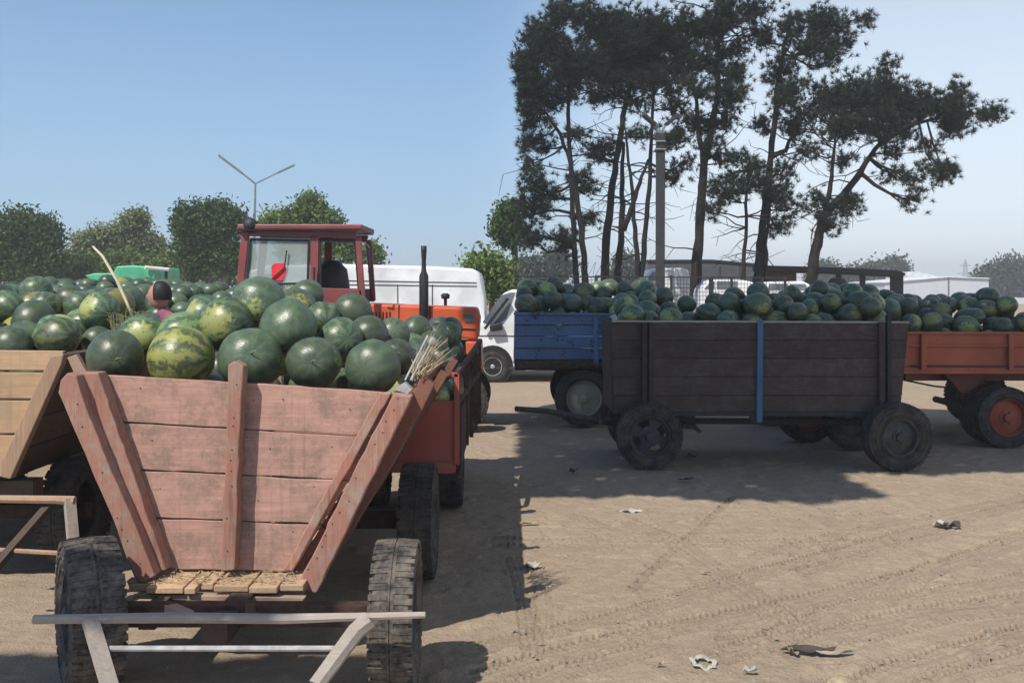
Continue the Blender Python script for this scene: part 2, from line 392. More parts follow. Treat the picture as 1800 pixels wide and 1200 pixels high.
def ground_height(X, Y):
    h = (vnoise(X*1.3, Y*1.3, 1)-.5)*.016+(vnoise(X*5, Y*5, 2)-.5)*.008+(vnoise(X*17, Y*17, 3)-.5)*.006
    h += (vnoise(X*42, Y*42, 4)-.5)*.005-.005*((vnoise(X*7+3, Y*26, 14) > .80) & (vnoise(X*2, Y*2, 15) > .45))
    rg = vnoise(X*9+40, Y*9, 5); h += np.where(rg > .72, (rg-.72)*.05, 0)
    wear_or_shade = np.zeros(X.shape)  # groove mask for the shadow painted into the tyre tracks
    for pts, hw, dep, per in TRACKS:
        W = np.array([gat(*p) for p in pts]); s0 = 0
        best = np.full(X.shape, 9.0); along = np.zeros(X.shape); sd = np.zeros(X.shape)
        for i in range(len(W)-1):
            a, b = W[i], W[i+1]; d = b-a; L = np.hypot(*d); d = d/L
            t = np.clip((X-a[0])*d[0]+(Y-a[1])*d[1], 0, L)
            qx = X-(a[0]+d[0]*t); qy = Y-(a[1]+d[1]*t); dist = np.hypot(qx, qy); sg = qx*d[1]-qy*d[0]
            m = dist < best; best = np.where(m, dist, best); along = np.where(m, s0+t, along); sd = np.where(m, sg, sd)
            s0 += L
        wob = (vnoise(X*3+7, Y*3, 9)-.5)*.02
        u = np.abs(sd+wob)/hw
        inn = (best < hw*1.5)
        vis = .45+.75*vnoise(along*1.7+31, along*0+hw*97, 11)
        prof = np.where(u < 1, -dep*.45*(1-u**6*.8), dep*.35*np.exp(-((u-1.12)/.13)**2))-dep*1.0*np.exp(-((u-.98)/.08)**2)-dep*.6*np.exp(-((u-.30)/.07)**2)
        tread = np.where((u > .62) & (u < 1.12), (np.sin(2*math.pi*(along/(per*.74)+.5*u)) > .35)*dep*-.95, 0)
        rib = np.where(u <= .6, np.cos(sd/hw*16)*dep*.12, 0)
        h = h+np.where(inn, (prof+tread+rib)*vis, 0)
        wear_or_shade = np.maximum(wear_or_shade, np.where(inn, np.clip(-(prof+tread+rib)/dep*.55, 0, 1)*vis, 0))
    # footprints / paddle marks
    for k in range(9):
        fx, fy = gat(1585+k*27, 1003-k*11+(k % 2)*5); dx = X-fx; dy = Y-fy
        h -= .02*np.exp(-(dx/.085)**2-(dy/.035)**2)
    px_, py_ = gat(1500, 1196); h -= .07*np.exp(-((X-px_)/.13)**2-((Y-py_)/.08)**2)
    fade = np.clip((14-Y)/4, 0, 1)
    return h*fade, wear_or_shade
def grade(a, b, s0, k): # from a to b, steps growing by factor k
    o = [a]; s = s0
    while o[-1] < b: o.append(o[-1]+s); s *= k
    return o
yl = [-40, -15, -5, 0, 2, 3]+list(np.arange(3.6, 8.3, .0085))+grade(8.31, 16, .014, 1.006)[1:]
yl += grade(yl[-1]+.1, 620, .3, 1.13)
xr = list(np.arange(-.45, 4.5, .0085)); xr += grade(xr[-1]+.015, 600, .03, 1.12)
xl = [-v for v in grade(.46, 6.5, .03, 1.004)][::-1]; xl = [-v for v in grade(-xl[0]+.1, 600, .2, 1.2)][::-1]+xl
xs = np.array(xl+xr); ys = np.array(yl)
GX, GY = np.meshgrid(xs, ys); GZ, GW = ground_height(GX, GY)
nx, ny = len(xs), len(ys)
V = np.stack([GX, GY, GZ], -1).reshape(-1, 3)
idx = np.arange(nx*ny).reshape(ny, nx)
Fc = np.stack([idx[:-1, :-1], idx[:-1, 1:], idx[1:, 1:], idx[1:, :-1]], -1).reshape(-1, 4)
s = NT('dusty_earth'); v = s.tc.outputs['Object']
n1 = s.noise(v, .7, 5, .6); n2 = s.noise(v, 9, 6, .7); n3 = s.noise(v, 70, 4, .7)
a = s.mix(s.ramp(n1, [(.3, 0), (.7, 1)]), (.320, .250, .182), (.395, .312, .228))
a = s.mix(s.ramp(n2, [(.42, 0), (.75, .55)]), a, (.21, .165, .125))
a = s.mix(s.ramp(n3, [(.55, 0), (.68, .75)]), a, (.17, .13, .10))
a = s.mix(s.ramp(s.noise(v, 55, 2, .5), [(.70, 0), (.76, .7)]), a, (.55, .48, .38))
ca = s.n('ShaderNodeAttribute', attribute_name='groove_shade'); a = s.mix(s.math('MULTIPLY', ca.outputs['Fac'], .8), a, (.19, .155, .12))  # soil colour darkened along the grooves, a painted shadow
s.col(a); s.rough(.95, .1)
s.bump(s.math('ADD', s.math('MULTIPLY', n2, .6), s.math('MULTIPLY', n3, .5)), 1.0, .022)
M['dusty_earth'] = s.m
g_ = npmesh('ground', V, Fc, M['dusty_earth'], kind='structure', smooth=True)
at_ = g_.data.attributes.new('groove_shade', 'FLOAT', 'POINT'); at_.data.foreach_set('value', GW.astype(np.float32).ravel())

# ------------------------------------------------------------------ wheels
def wheel(parent, c, r, w, axis=(0, -1, 0), rim='rim_dark', tyre='tyre', rr=.56, slots=0, lugs=38, face=1, _n=0):
    lugs = int(lugs*1.35)
    """parts: wheel > tyre, rim, hub. axis points to the side that shows the rim's face."""
    W = sub_empty('wheel', parent); c = Vector(c); ax = Vector(axis).normalized(); h = w/2
    prof = [(r*rr, -h*.72), (r*.70, -h*.98), (r*.86, -h), (r*.965, -h*.82), (r*.985, -h*.5), (r*.985, h*.5), (r*.965, h*.82), (r*.86, h), (r*.70, h*.98), (r*rr, h*.72)]
    t = MB().lathe(prof, c, ax, 44, close=True)
    u = Vector((0, 0, 1)) if abs(ax.z) < .9 else Vector((1, 0, 0)); e1 = ax.cross(u).normalized(); e2 = ax.cross(e1)
    for k in range(lugs):          # tread blocks
        for sd in (-1, 1):
            a = 2*math.pi*(k+(.5 if sd > 0 else 0))/lugs+.01*((k*7) % 5); d = e1*math.cos(a)+e2*math.sin(a)
            t.bar(c+d*r*.970+ax*sd*h*.14, c+d*r*.950+ax*sd*h*1.0, 2*math.pi*r/lugs*.66, .020, up=d)
    for sd in (-.1, .1): t.lathe([(r*.975, sd*h-.008), (r, sd*h-.006), (r, sd*h+.006), (r*.975, sd*h+.008)], c, ax, 44)
    for q in (.78, .62): t.lathe([(r*q-.004, h*1.0-.002), (r*q, h*1.0+.004), (r*q+.004, h*1.0-.002)], c, ax, 44)
    t.build('tyre', M[tyre], W, smooth=False)
    rm = MB(); ro = r*rr
    rm.lathe([(ro*1.04, h*.70), (ro*1.05, h*.86), (ro*.98, h*.86), (ro*.93, h*.5), (ro*.90, -h*.5), (ro*1.0, -h*.8)], c, ax, 40)
    n = 48; ri = ro*.42; rq = ro*.93
    for k in range(n):
        if slots and (k % (n//slots)) < (n//slots)*.42: bands = [(ri, ri*1.25), (ro*.84, rq)]
        else: bands = [(ri, ri*1.4), (ri*1.4, rq)]
        for (q0, q1) in bands:
            vs_ = []
            for kk in (k, k+1):
                a = 2*math.pi*kk/n; d = e1*math.cos(a)+e2*math.sin(a)
                for q in (q0, q1):
                    off = h*(.30+.25*(1-(q-ri)/(rq-ri)))
                    vs_.append(c+d*q+ax*off)
            rm.add(vs_, [(0, 1, 3, 2)])
    rm.build('rim', M[rim], W)
    hb = MB().lathe([(ri*1.02, h*.45), (ri*1.0, h*.62), (ri*.6, h*.66), (ri*.55, h*.95), (ri*.35, h*1.02), (.001, h*1.02)], c, ax, 20)
    for k in range(6):
        a = 2*math.pi*k/6; d = e1*math.cos(a)+e2*math.sin(a)
        hb.bar(c+d*ri*.8+ax*h*.6, c+d*ri*.8+ax*h*.76, .02, .02)
    hb.build('hub', M[rim], W)
    return W

# ------------------------------------------------------------------ LEFT: red wooden wagon seen from behind
YB = 4.5
wag = thing('wooden_wagon', 'faded red wooden wagon with V-shaped tailboard facing the viewer, heaped with large watermelons', 'wagon', (-1.25, 5.4, 0))
def lerp(a, b, t): return a+(b-a)*t
tl, bl_, tr, br = (150, 655), (268, 1000), (708, 689), (514, 1005)
cuts = [0, .247, .49, .735, 1]
for k in range(4):
    a0, a1 = cuts[k]+.005, cuts[k+1]-.004
    L0 = (lerp(tl[0], bl_[0], a0), lerp(tl[1], bl_[1], a0)); L1 = (lerp(tl[0], bl_[0], a1), lerp(tl[1], bl_[1], a1))
    R0 = (lerp(tr[0], br[0], a0), lerp(tr[1], br[1], a0)); R1 = (lerp(tr[0], br[0], a1), lerp(tr[1], br[1], a1))
    m1 = (lerp(L1[0], R1[0], .45), lerp(L1[1], R1[1], .45)+R.uniform(-1.5, 1.5)); m0 = (lerp(L0[0], R0[0], .55), lerp(L0[1], R0[1], .55)+R.uniform(-1, 1))
    MB().pp(rough_edge([L0, L1, R1, R0], 1.1, 30, k), YB+R.uniform(0, .006), .028).build('plank', M['red_plank'], wag, bevel=.003)
# centre stake, standing 8 cm proud
def stake_px(pts, Y0, th, mat, name='stake', bev=.006): return MB().pp(rough_edge(pts, 1.3, 22, int(pts[0][0])), Y0, th).build(name, M[mat], wag, bevel=bev)
stake_px([(400, 642), (412, 634), (428, 644), (424, 700), (412, 1002), (388, 1004), (391, 900), (399, 720)], YB-.085, .083, 'red_stake')
# left stake: thick leaning post standing well in front of the boards
stake_px([(106, 668), (118, 655), (134, 660), (142, 690), (180, 790), (228, 900), (272, 1012), (252, 1024), (236, 1016), (205, 930), (150, 800), (112, 712), (102, 690)], YB-.17, .075, 'red_stake')
stake_px([(137, 655), (172, 655), (292, 1002), (262, 1006)], YB-.095, .093, 'red_stake')
# right stakes
stake_px([(668, 690), (688, 690), (514, 1004), (497, 1002)], YB-.045, .043, 'red_stake')
stake_px([(691, 692), (724, 696), (556, 1042), (518, 1036)], YB-.10, .098, 'red_stake')
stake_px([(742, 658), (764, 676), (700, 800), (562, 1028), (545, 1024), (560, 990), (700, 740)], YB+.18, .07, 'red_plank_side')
MB().pp([(118, 628), (134, 622), (160, 668), (168, 735), (150, 700)], YB-.03, .03).build('bracket', M['raw_beam'], wag)
# side walls running back
def side_wall(parent, bot, top, y0, y1, n, out, mat, th=.028):
    bot = Vector(bot); top = Vector(top); d = (top-bot); nrm = Vector((d.y, -d.x)).normalized()*out*th
    for k in range(n):
        a = bot+d*(k/n+.004); b = bot+d*((k+1)/n-.006)
        MB().prism([(a.x, a.y), (b.x, b.y), (b.x+nrm.x, b.y+nrm.y), (a.x+nrm.x, a.y+nrm.y)], y0, y1).build('side_plank', M[mat], parent, bevel=.003)
P = lambda x, y: (at(x, y, YB).x, at(x, y, YB).z)
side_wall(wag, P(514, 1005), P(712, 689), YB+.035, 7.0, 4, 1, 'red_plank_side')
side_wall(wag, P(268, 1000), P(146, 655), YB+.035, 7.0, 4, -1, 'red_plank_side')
for k in range(4):
    zz = .40+.225*k; x0 = lerp(-1.67, -1.98, k/3.6)+.03; x1 = lerp(-1.02, -.52, k/3.6)-.03
    MB().box((x0, 6.95, zz), (x1, 6.98, zz+.22)).build('plank', M['red_plank'], wag)
for yy in (5.6, 6.6):
    a = at(520, 1030, YB); b = at(722, 690, YB)
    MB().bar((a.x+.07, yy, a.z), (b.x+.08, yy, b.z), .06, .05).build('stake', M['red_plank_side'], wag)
nl_ = MB()
for k in range(4):
    for t_ in (.06, .16, .52, .62, .86, .93):
        yv = lerp(655, 1000, (cuts[k]+cuts[k+1])/2)+R.uniform(-22, 22); xa_ = lerp(150, 268, (yv-655)/345); xb_ = lerp(708, 514, (yv-689)/316); p = at(lerp(xa_, xb_, t_)+R.uniform(-3, 3), yv, YB)
        nl_.lathe([(.001, .002), (.0026, .001), (.003, -.002)], p, (0, -1, 0), 8)
for k in range(16):
    yv = 672+k*20+R.uniform(-5, 5); R.random() < .6 and nl_.lathe([(.001, .002), (.003, .0015), (.0032, -.002)], at(lerp(414, 400, (yv-670)/330)+R.uniform(-5, 5), yv, YB-.086), (0, -1, 0), 8)
    yv = 690+k*20; R.random() < .5 and nl_.lathe([(.001, .002), (.003, .0015), (.0032, -.002)], at(lerp(126, 250, (yv-690)/320)+R.uniform(-6, 6), yv, YB-.171), (0, -1, 0), 8)
    yv = 700+k*20; R.random() < .6 and nl_.lathe([(.001, .002), (.003, .0015), (.0032, -.002)], at(lerp(700, 532, (yv-700)/330)+R.uniform(-6, 6), yv, YB-.101), (0, -1, 0), 8)
nl_.build('nails', M['black_iron'], wag, kind='stuff')
# floor
xs_ = [225, 262, 330, 352, 376, 440, 492, 536]
for k in range(len(xs_)-1):
    x0 = at(xs_[k], 0, 4.33).x+.004; x1 = at(xs_[k+1], 0, 4.33).x-.004; j = R.uniform(-.03, .03)
    z = .345+R.uniform(-.004, .004)
    MB().box((x0, 4.30+j, z), (x1, 7.0, z+.028)).build('floor_plank', M['raw_floor'], wag, bevel=.004)
MB().pp([(222, 1020), (538, 1034), (533, 1046), (228, 1036)], 4.36, .06).build('crossbeam', M['raw_beam'], wag, bevel=.004)
MB().pp([(240, 1044), (536, 1050), (530, 1061), (232, 1052)], 4.30, .05).build('crossbeam', M['raw_beam'], wag, bevel=.004)
# chaff on the floor ledge
ch = MB()
for k in range(260):
    x = R.uniform(-1.72, -.98); y = R.uniform(4.32, 4.48); z = .378+R.uniform(0, .012); a = R.uniform(0, 6.3); L = R.uniform(.01, .035)
    ch.bar((x, y, z), (x+math.cos(a)*L, y+math.sin(a)*L*.5, z+R.uniform(0, .008)), .004, .002)
tag(ch.build('chaff', M['straw']), 'loose straw chaff lying along the ledge of the red wagon', 'straw', kind='stuff')
# running gear
MB().bar((-1.78, 4.12, .31), (-.52, 4.12, .31), .07, .09).build('axle', M['rusty_iron'], wag)
MB().bar((-1.78, 5.67, .34), (-.60, 5.67, .34), .07, .09).build('axle', M['rusty_iron'], wag)
MB().bar((-1.2, 3.9, .30), (-1.2, 6.9, .30), .10, .08).build('beam', M['dark_wood'], wag)
MB().bar((-1.55, 4.1, .29), (-1.5, 6.9, .30), .07, .08).build('beam', M['dark_wood'], wag)
wheel(wag, (-.487, 4.09, .315), .315, .175, (-1, -.02, 0), 'rim_dark', 'tyre_dusty', lugs=40)
wheel(wag, (-1.80, 4.12, .315), .315, .205, (-.85, -.52, 0), 'rim_dark', 'tyre_dusty', lugs=40)
wheel(wag, (-.545, 5.67, .335), .335, .19, (-1, 0, 0), 'rim_dark', 'tyre', lugs=40)
wheel(wag, (-1.92, 5.67, .335), .335, .19, (-1, 0, 0), 'rim_dark', 'tyre', lugs=40)
# mud cake on the left wheel
# tow frame in front
a = at(60, 1088, 3.72); b = at(748, 1080, 3.66)
MB().tube([a, at(300, 1085, 3.70), at(500, 1087, 3.68), b], [.018, .021, .02, .012], 8).build('crossbar', M['grey_pole'], wag)
MB().tube([at(182, 1139, 3.66), at(590, 1139, 3.62)], .011, 8).build('rod', M['steel_rod'], wag)
MB().bar(at(158, 1088, 3.69), at(196, 1215, 3.55), .055, .03).build('tow_arm', M['grey_pole'], wag)
MB().tube([at(650, 1088, 3.66), at(625, 1110, 3.64), at(555, 1205, 3.5)], [.036, .034, .03], 8).build('tow_arm', M['grey_pole'], wag)
MB().bar(at(300, 1068, 3.95), at(330, 1082, 3.7), .05, .03).build('bracket', M['raw_beam'], wag)
MB().bar(at(440, 1060, 4.1), at(440, 1088, 3.7), .04, .03).build('bracket', M['rusty_iron'], wag)
# leaning rods on the right corner
MB().tube([at(712, 668, 4.5), at(752, 590, 4.62)], .005, 6).build('rod', M['steel_rod'], wag)
MB().tube([at(722, 668, 4.5), at(762, 594, 4.62)], .005, 6).build('rod', M['steel_rod'], wag)
MB().pp([(690, 684), (712, 672), (724, 684), (716, 692)], YB-.03, .06).build('latch', M['steel_rod'], wag)
# dry stalk bundle
st = MB()
for k in range(46):
    x, y = R.uniform(722, 748), R.uniform(650, 672); ang = math.radians(R.gauss(62, 16)); L = R.uniform(30, 95)
    p0 = at(x, y, 4.75+R.uniform(-.1, .15)); p1 = at(x+math.cos(ang)*L*.6, y-math.sin(ang)*L*.6, p0.y+R.uniform(-.03, .08)); p2 = at(x+math.cos(ang)*L+R.uniform(-8, 8), y-math.sin(ang)*L+R.uniform(-3, 10), p0.y+R.uniform(-.05, .12))
    st.tube([p0, p1, p2], [.004, .003, .0012], 4)
tag(st.build('stalk_bundle', M['straw']), 'bundle of dry pale stalks stuck in the right corner of the red wagon', 'dry stalks')

# ------------------------------------------------------------------ LEFT EDGE: pale wooden wagon
YP = 5.35
pw = thing('wooden_wagon', 'pale unpainted wooden wagon cut off by the left edge of the picture', 'wagon', (-3.4, 6.3, 0))
rt, rb = (112, 618), (8, 840)
c2 = [0, .17, .39, .66, 1.0]
for k in range(4):
    y0, y1 = 611+225*c2[k]+1, 611+225*c2[k+1]-1.5
    xr_ = lambda y: lerp(rt[0], rb[0], max(0, (y-618)/222))
    MB().pp([(-330, y0), (-330+(y1-y0)*.5, y1), (xr_(y1), y1+3), (xr_(y0), y0+5)], YP, .03).build('plank', M['pale_plank'], pw, bevel=.003)
MB().pp([(88, 626), (112, 622), (108, 640), (18, 842), (0, 838), (2, 812)], YP-.06, .058).build('stake', M['pale_stake'], pw, bevel=.006)
PB = lambda x, y: (at(x, y, YP).x, at(x, y, YP).z)
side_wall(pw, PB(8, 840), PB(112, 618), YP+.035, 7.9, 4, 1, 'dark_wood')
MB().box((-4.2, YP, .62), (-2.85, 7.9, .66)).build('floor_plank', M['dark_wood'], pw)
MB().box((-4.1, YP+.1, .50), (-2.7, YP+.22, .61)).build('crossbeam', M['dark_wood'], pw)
wheel(pw, (at(128, 870, 5.9).x, 5.95, .33), .33, .19, (-1, 0, 0), 'rim_dark', 'tyre')
wheel(pw, (-4.0, 5.95, .33), .33, .19, (-1, 0, 0), 'rim_dark', 'tyre')
wheel(pw, (-2.75, 7.5, .33), .33, .19, (-1, 0, 0), 'rim_dark', 'tyre')
wheel(pw, (-4.0, 7.5, .33), .33, .19, (-1, 0, 0), 'rim_dark', 'tyre')
MB().bar((-4.1, 5.95, .33), (-2.6, 5.95, .33), .08, .08).build('axle', M['rusty_iron'], pw)
MB().tube([at(-60, 876, 5.1), at(100, 878, 5.05), at(132, 880, 5.05)], [.02, .022, .026], 8).build('crossbar', M['pale_stake'], pw)
MB().bar(at(122, 876, 5.05), at(128, 945, 5.0), .05, .05).build('bracket', M['grey_pole'], pw)
MB().bar(at(90, 884, 5.1), at(-20, 1010, 4.7), .045, .03).build('tow_arm', M['dark_wood'], pw)
MB().tube([at(-20, 965, 4.85), at(108, 972, 4.8)], .012, 6).build('rod', M['pale_stake'], pw)

# ------------------------------------------------------------------ generic plank box on wheels (further wagons)
def wagon_box(label, x0, x1, y0, y1, z0, z1, mat, smat, wheels=True):
    w = thing('wooden_wagon', label, 'wagon', ((x0+x1)/2, (y0+y1)/2, 0)); n = 4; h = (z1-z0)/n
    for k in range(n):
        a, b = z0+k*h+.003, z0+(k+1)*h-.004
        MB().box((x0, y0, a), (x1, y0+.03, b)).build('plank', M[mat], w)
        MB().box((x0, y1-.03, a), (x1, y1, b)).build('plank', M[mat], w)
        MB().box((x0, y0+.032, a), (x0+.03, y1-.032, b)).build('side_plank', M[smat], w)
        MB().box((x1-.03, y0+.032, a), (x1, y1-.032, b)).build('side_plank', M[smat], w)
    MB().box((x0, y0, z0-.05), (x1, y1, z0-.004)).build('floor', M[smat], w)
    if wheels:
        for xx in (x0+.5, x1-.5):
            for yy in (y0+.12, y1-.12): wheel(w, (xx, yy, .33), .33, .18, (0, -1, 0), 'rim_dark', 'tyre')
    return w
far1 = wagon_box('dark wooden wagon under the far watermelon heap behind the pale wagon', -6.4, -2.9, 8.9, 11.0, .62, 1.30, 'dark_wood', 'dark_wood')
far2 = wagon_box('long wooden wagon under the farthest heap, in front of the green tarpaulin', -9.0, -3.2, 11.6, 14.2, .62, 1.38, 'dark_wood', 'dark_wood')

# ------------------------------------------------------------------ red steel trailer behind the wagon
YR = 6.85
rtr = thing('steel_trailer', 'red steel farm trailer with open top rail behind the red wagon', 'trailer', (-.6, 7.6, 0))
MB().pp([(640, 706), (806, 704), (800, 832), (786, 812), (640, 812)], YR, .03).build('end_panel', M['trailer_red'], rtr, bevel=.004)
MB().pp([(640, 812), (788, 812), (802, 822), (796, 832), (640, 830)], YR-.03, .028).build('sill', M['trailer_red'], rtr, bevel=.004)
for xx in (650, 803):
    MB().bar(at(xx, 657, YR), at(xx, 815, YR), .035, .04).build('post', M['trailer_red'], rtr)
MB().bar(at(640, 656, YR), at(805, 658, YR), .04, .03).build('rail', M['trailer_red'], rtr)
x1 = at(803, 0, YR).x; zt = at(0, 657, YR).z; z0_ = at(0, 812, YR).z; zm = at(0, 708, YR).z
MB().bar((x1, YR, zt), (x1+.10, 8.9, zt+.12), .03, .035).build('rail', M['rusty_iron'], rtr)
MB().bar((x1, YR, zm), (x1+.10, 8.9, zm+.05), .03, .035).build('rail', M['rusty_iron'], rtr)
for k in range(5):
    yy = YR+.35+k*.4; xx = x1+.10*(yy-YR)/2.05
    MB().bar((xx, yy, z0_), (xx, yy, zt+.12*(yy-YR)/2.05), .03, .03).build('post', M['rusty_iron'], rtr)
MB().box((x1-.02, YR+.05, z0_-.02), (x1+.03, 8.9, zm-.05)).build('side_panel', M['rusty_iron'], rtr)
MB().box((at(640, 0, YR).x, YR+.03, z0_-.06), (x1, 8.9, z0_-.01)).build('floor', M['rusty_iron'], rtr)
MB().box((at(640, 0, YR).x-.03, YR+.03, z0_), (at(640, 0, YR).x, 8.9, zt)).build('side_panel', M['rusty_iron'], rtr)
MB().box((at(640, 0, YR).x, 8.88, z0_), (x1+.1, 8.9, zt)).build('end_panel', M['rusty_iron'], rtr)
wheel(rtr, (at(792, 0, 7.5).x, 7.55, .32), .32, .18, (1, 0, 0), 'rim_dark', 'tyre')
wheel(rtr, (at(660, 0, 7.5).x, 7.55, .32), .32, .18, (-1, 0, 0), 'rim_dark', 'tyre')
MB().bar((-1.0, 7.55, .32), (-.5, 7.55, .32), .06, .06).build('axle', M['rusty_iron'], rtr)

# ------------------------------------------------------------------ tractor
YT = 11.3
tr_ = thing('tractor', 'old red tractor with a boxy glazed cab and upright black exhaust, behind the melon heap', 'tractor', (-2.3, 12, 0))
def two(fn):   # the same part on the near and the far flank
    for Y in (YT, YT+.85): fn(Y)
def cabside(Y):
    B = lambda pts, nm='pillar', mt='cab_red', th=.05: MB().pp(pts, Y, th).build(nm, M[mt], tr_, bevel=.006)
    k = YT/Y; q = lambda pts: [(CX+(x-CX)*k, CY+(y-CY)*k) for x, y in pts]
    B(q([(424, 403), (438, 403), (428, 505), (412, 540)])); B(q([(546, 414), (560, 414), (559, 506), (545, 506)]))
    B(q([(624, 416), (634, 416), (642, 530), (632, 530)]))
    B(q([(438, 405), (628, 407), (625, 419), (437, 415)]), 'cab_rail'); B(q([(428, 502), (634, 508), (640, 532), (414, 540)]), 'cab_panel')
two(cabside)
MB().box((at(425, 0, YT).x-.04, YT-.06, at(0, 404, YT).z), (at(633, 0, YT).x+.03, YT+.96, at(0, 399, YT).z+.03)).build('cab_roof', M['cab_red'], tr_, bevel=.015)
MB().box((at(427, 0, YT).x-.03, YT-.075, at(0, 404, YT).z-.012), (at(633, 0, YT).x+.02, YT+.94, at(0, 404, YT).z-.002)).build('roof_gutter', M['black_plastic'], tr_)
MB().pp([(437, 417), (546, 419), (546, 503), (429, 503)], YT+.02, .008).build('window', M['glass_dirty'], tr_)
fr = MB()
for a, b in (((441, 421), (543, 423)), ((543, 423), (541, 498)), ((541, 498), (434, 500)), ((434, 500), (441, 421))): fr.bar(at(*a, YT+.012), at(*b, YT+.012), .025, .02, up=(0, 1, 0))
fr.build('window_seal', M['black_plastic'], tr_)
fr = MB()
for a, b in (((563, 423), (624, 425)), ((624, 425), (631, 510)), ((562, 508), (563, 423))): fr.bar(at(*a, YT+.012), at(*b, YT+.012), .03, .02, up=(0, 1, 0))
fr.build('window_seal', M['black_plastic'], tr_)
MB().pp([(477, 468), (482, 463), (500, 462), (503, 476), (498, 492), (478, 494)], YT+.004, .008).build('warning_flag', M['red_cloth'], tr_)
MB().lathe([(.001, .42), (.10, .40), (.19, .30), (.22, .12), (.23, -.1), (.001, -.12)], (at(583, 0, 11.9).x, 11.9, 1.62), (0, 0, 1), 20).build('seat_back', M['black_plastic'], tr_, smooth=True)
MB().box((at(560, 0, 11.9).x, 11.7, 1.42), (at(612, 0, 11.9).x, 12.2, 1.53)).build('seat', M['black_plastic'], tr_, bevel=.03)
MB().pp([(641, 533), (838, 541), (843, 560), (840, 597), (644, 590)], YT+.25, .62).build('hood', M['tractor_red'], tr_, bevel=.03)
MB().pp([(700, 536), (702, 536), (702, 594), (700, 594)], YT+.245, .01).build('hood_seam', M['black_plastic'], tr_)
MB().pp([(755, 540), (757, 540), (757, 597), (755, 597)], YT+.245, .01).build('hood_seam', M['black_plastic'], tr_)
MB().lathe([(.025, 0), (.03, .12), (.055, .16), (.055, .62), (.03, .68), (.026, .8), (.034, .92), (.034, .98), (.02, .98)], at(745, 577, YT+.2), (0, 0, 1), 16).build('exhaust', M['black_iron'], tr_, smooth=True)
MB().lathe([(.02, 0), (.02, .08), (.05, .085), (.055, .13), (.03, .15), (.001, .15)], at(783, 537, YT+.4), (0, 0, 1), 14).build('air_intake', M['black_iron'], tr_, smooth=True)
MB().pp([(640, 595), (835, 600), (835, 660), (640, 680)], YT+.35, .4).build('engine_block', M['black_iron'], tr_)
MB().pp([(818, 600), (845, 600), (848, 655), (822, 660)], YT+.2, .7).build('front_bracket', M['tractor_red'], tr_, bevel=.02)
wheel(tr_, (at(505, 0, YT).x, YT+.05, .72), .72, .36, (0, -1, 0), 'rim_red', 'tyre', rr=.5, lugs=26)
wheel(tr_, (at(505, 0, YT).x, YT+1.45, .72), .72, .36, (0, 1, 0), 'rim_red', 'tyre', rr=.5, lugs=26)
wheel(tr_, (at(805, 0, YT).x, YT+.05, .36), .36, .18, (0, -1, 0), 'rim_red', 'tyre', rr=.5)
wheel(tr_, (at(805, 0, YT).x, YT+1.15, .36), .36, .18, (0, 1, 0), 'rim_red', 'tyre', rr=.5)
MB().pp([(420, 538), (600, 532), (600, 548), (440, 560)], YT-.1, .3).build('fender', M['cab_red'], tr_, bevel=.02)

for k in range(7): MB().pp([(648+k*6, 548), (650.5+k*6, 548), (650.5+k*6, 572), (648+k*6, 572)], YT+.243, .008).build('vent', M['black_plastic'], tr_)
MB().pp([(815, 552), (832, 553), (834, 566), (817, 566)], YT+.235, .02).build('side_lamp', M['glass_grey'], tr_, bevel=.005)
MB().pp([(770, 574), (836, 578), (836, 581), (770, 577)], YT+.243, .008).build('hood_seam', M['black_plastic'], tr_)
MB().tube([at(552, 470, YT-.05), at(552, 500, YT-.05)], .012, 6).build('door_handle', M['black_iron'], tr_)
MB().tube([at(645, 430, YT-.02), at(650, 436, YT-.06), at(652, 470, YT-.06), at(648, 478, YT-.02)], .012, 6).build('grab_rail', M['black_iron'], tr_)
MB().pp([(448, 508), (536, 510), (536, 511.5), (448, 509.5)], YT-.004, .01).build('panel_seam', M['black_plastic'], tr_)
MB().tube([at(470, 498, YT-.01), at(500, 470, YT-.01), at(504, 440, YT-.01)], .008, 5).build('wiper', M['black_iron'], tr_)
MB().lathe([(.001, .05), (.07, .04), (.09, 0), (.07, -.05), (.001, -.06)], at(440, 396, YT-.02), (0, -1, 0), 14).build('work_lamp', M['black_iron'], tr_, smooth=True)
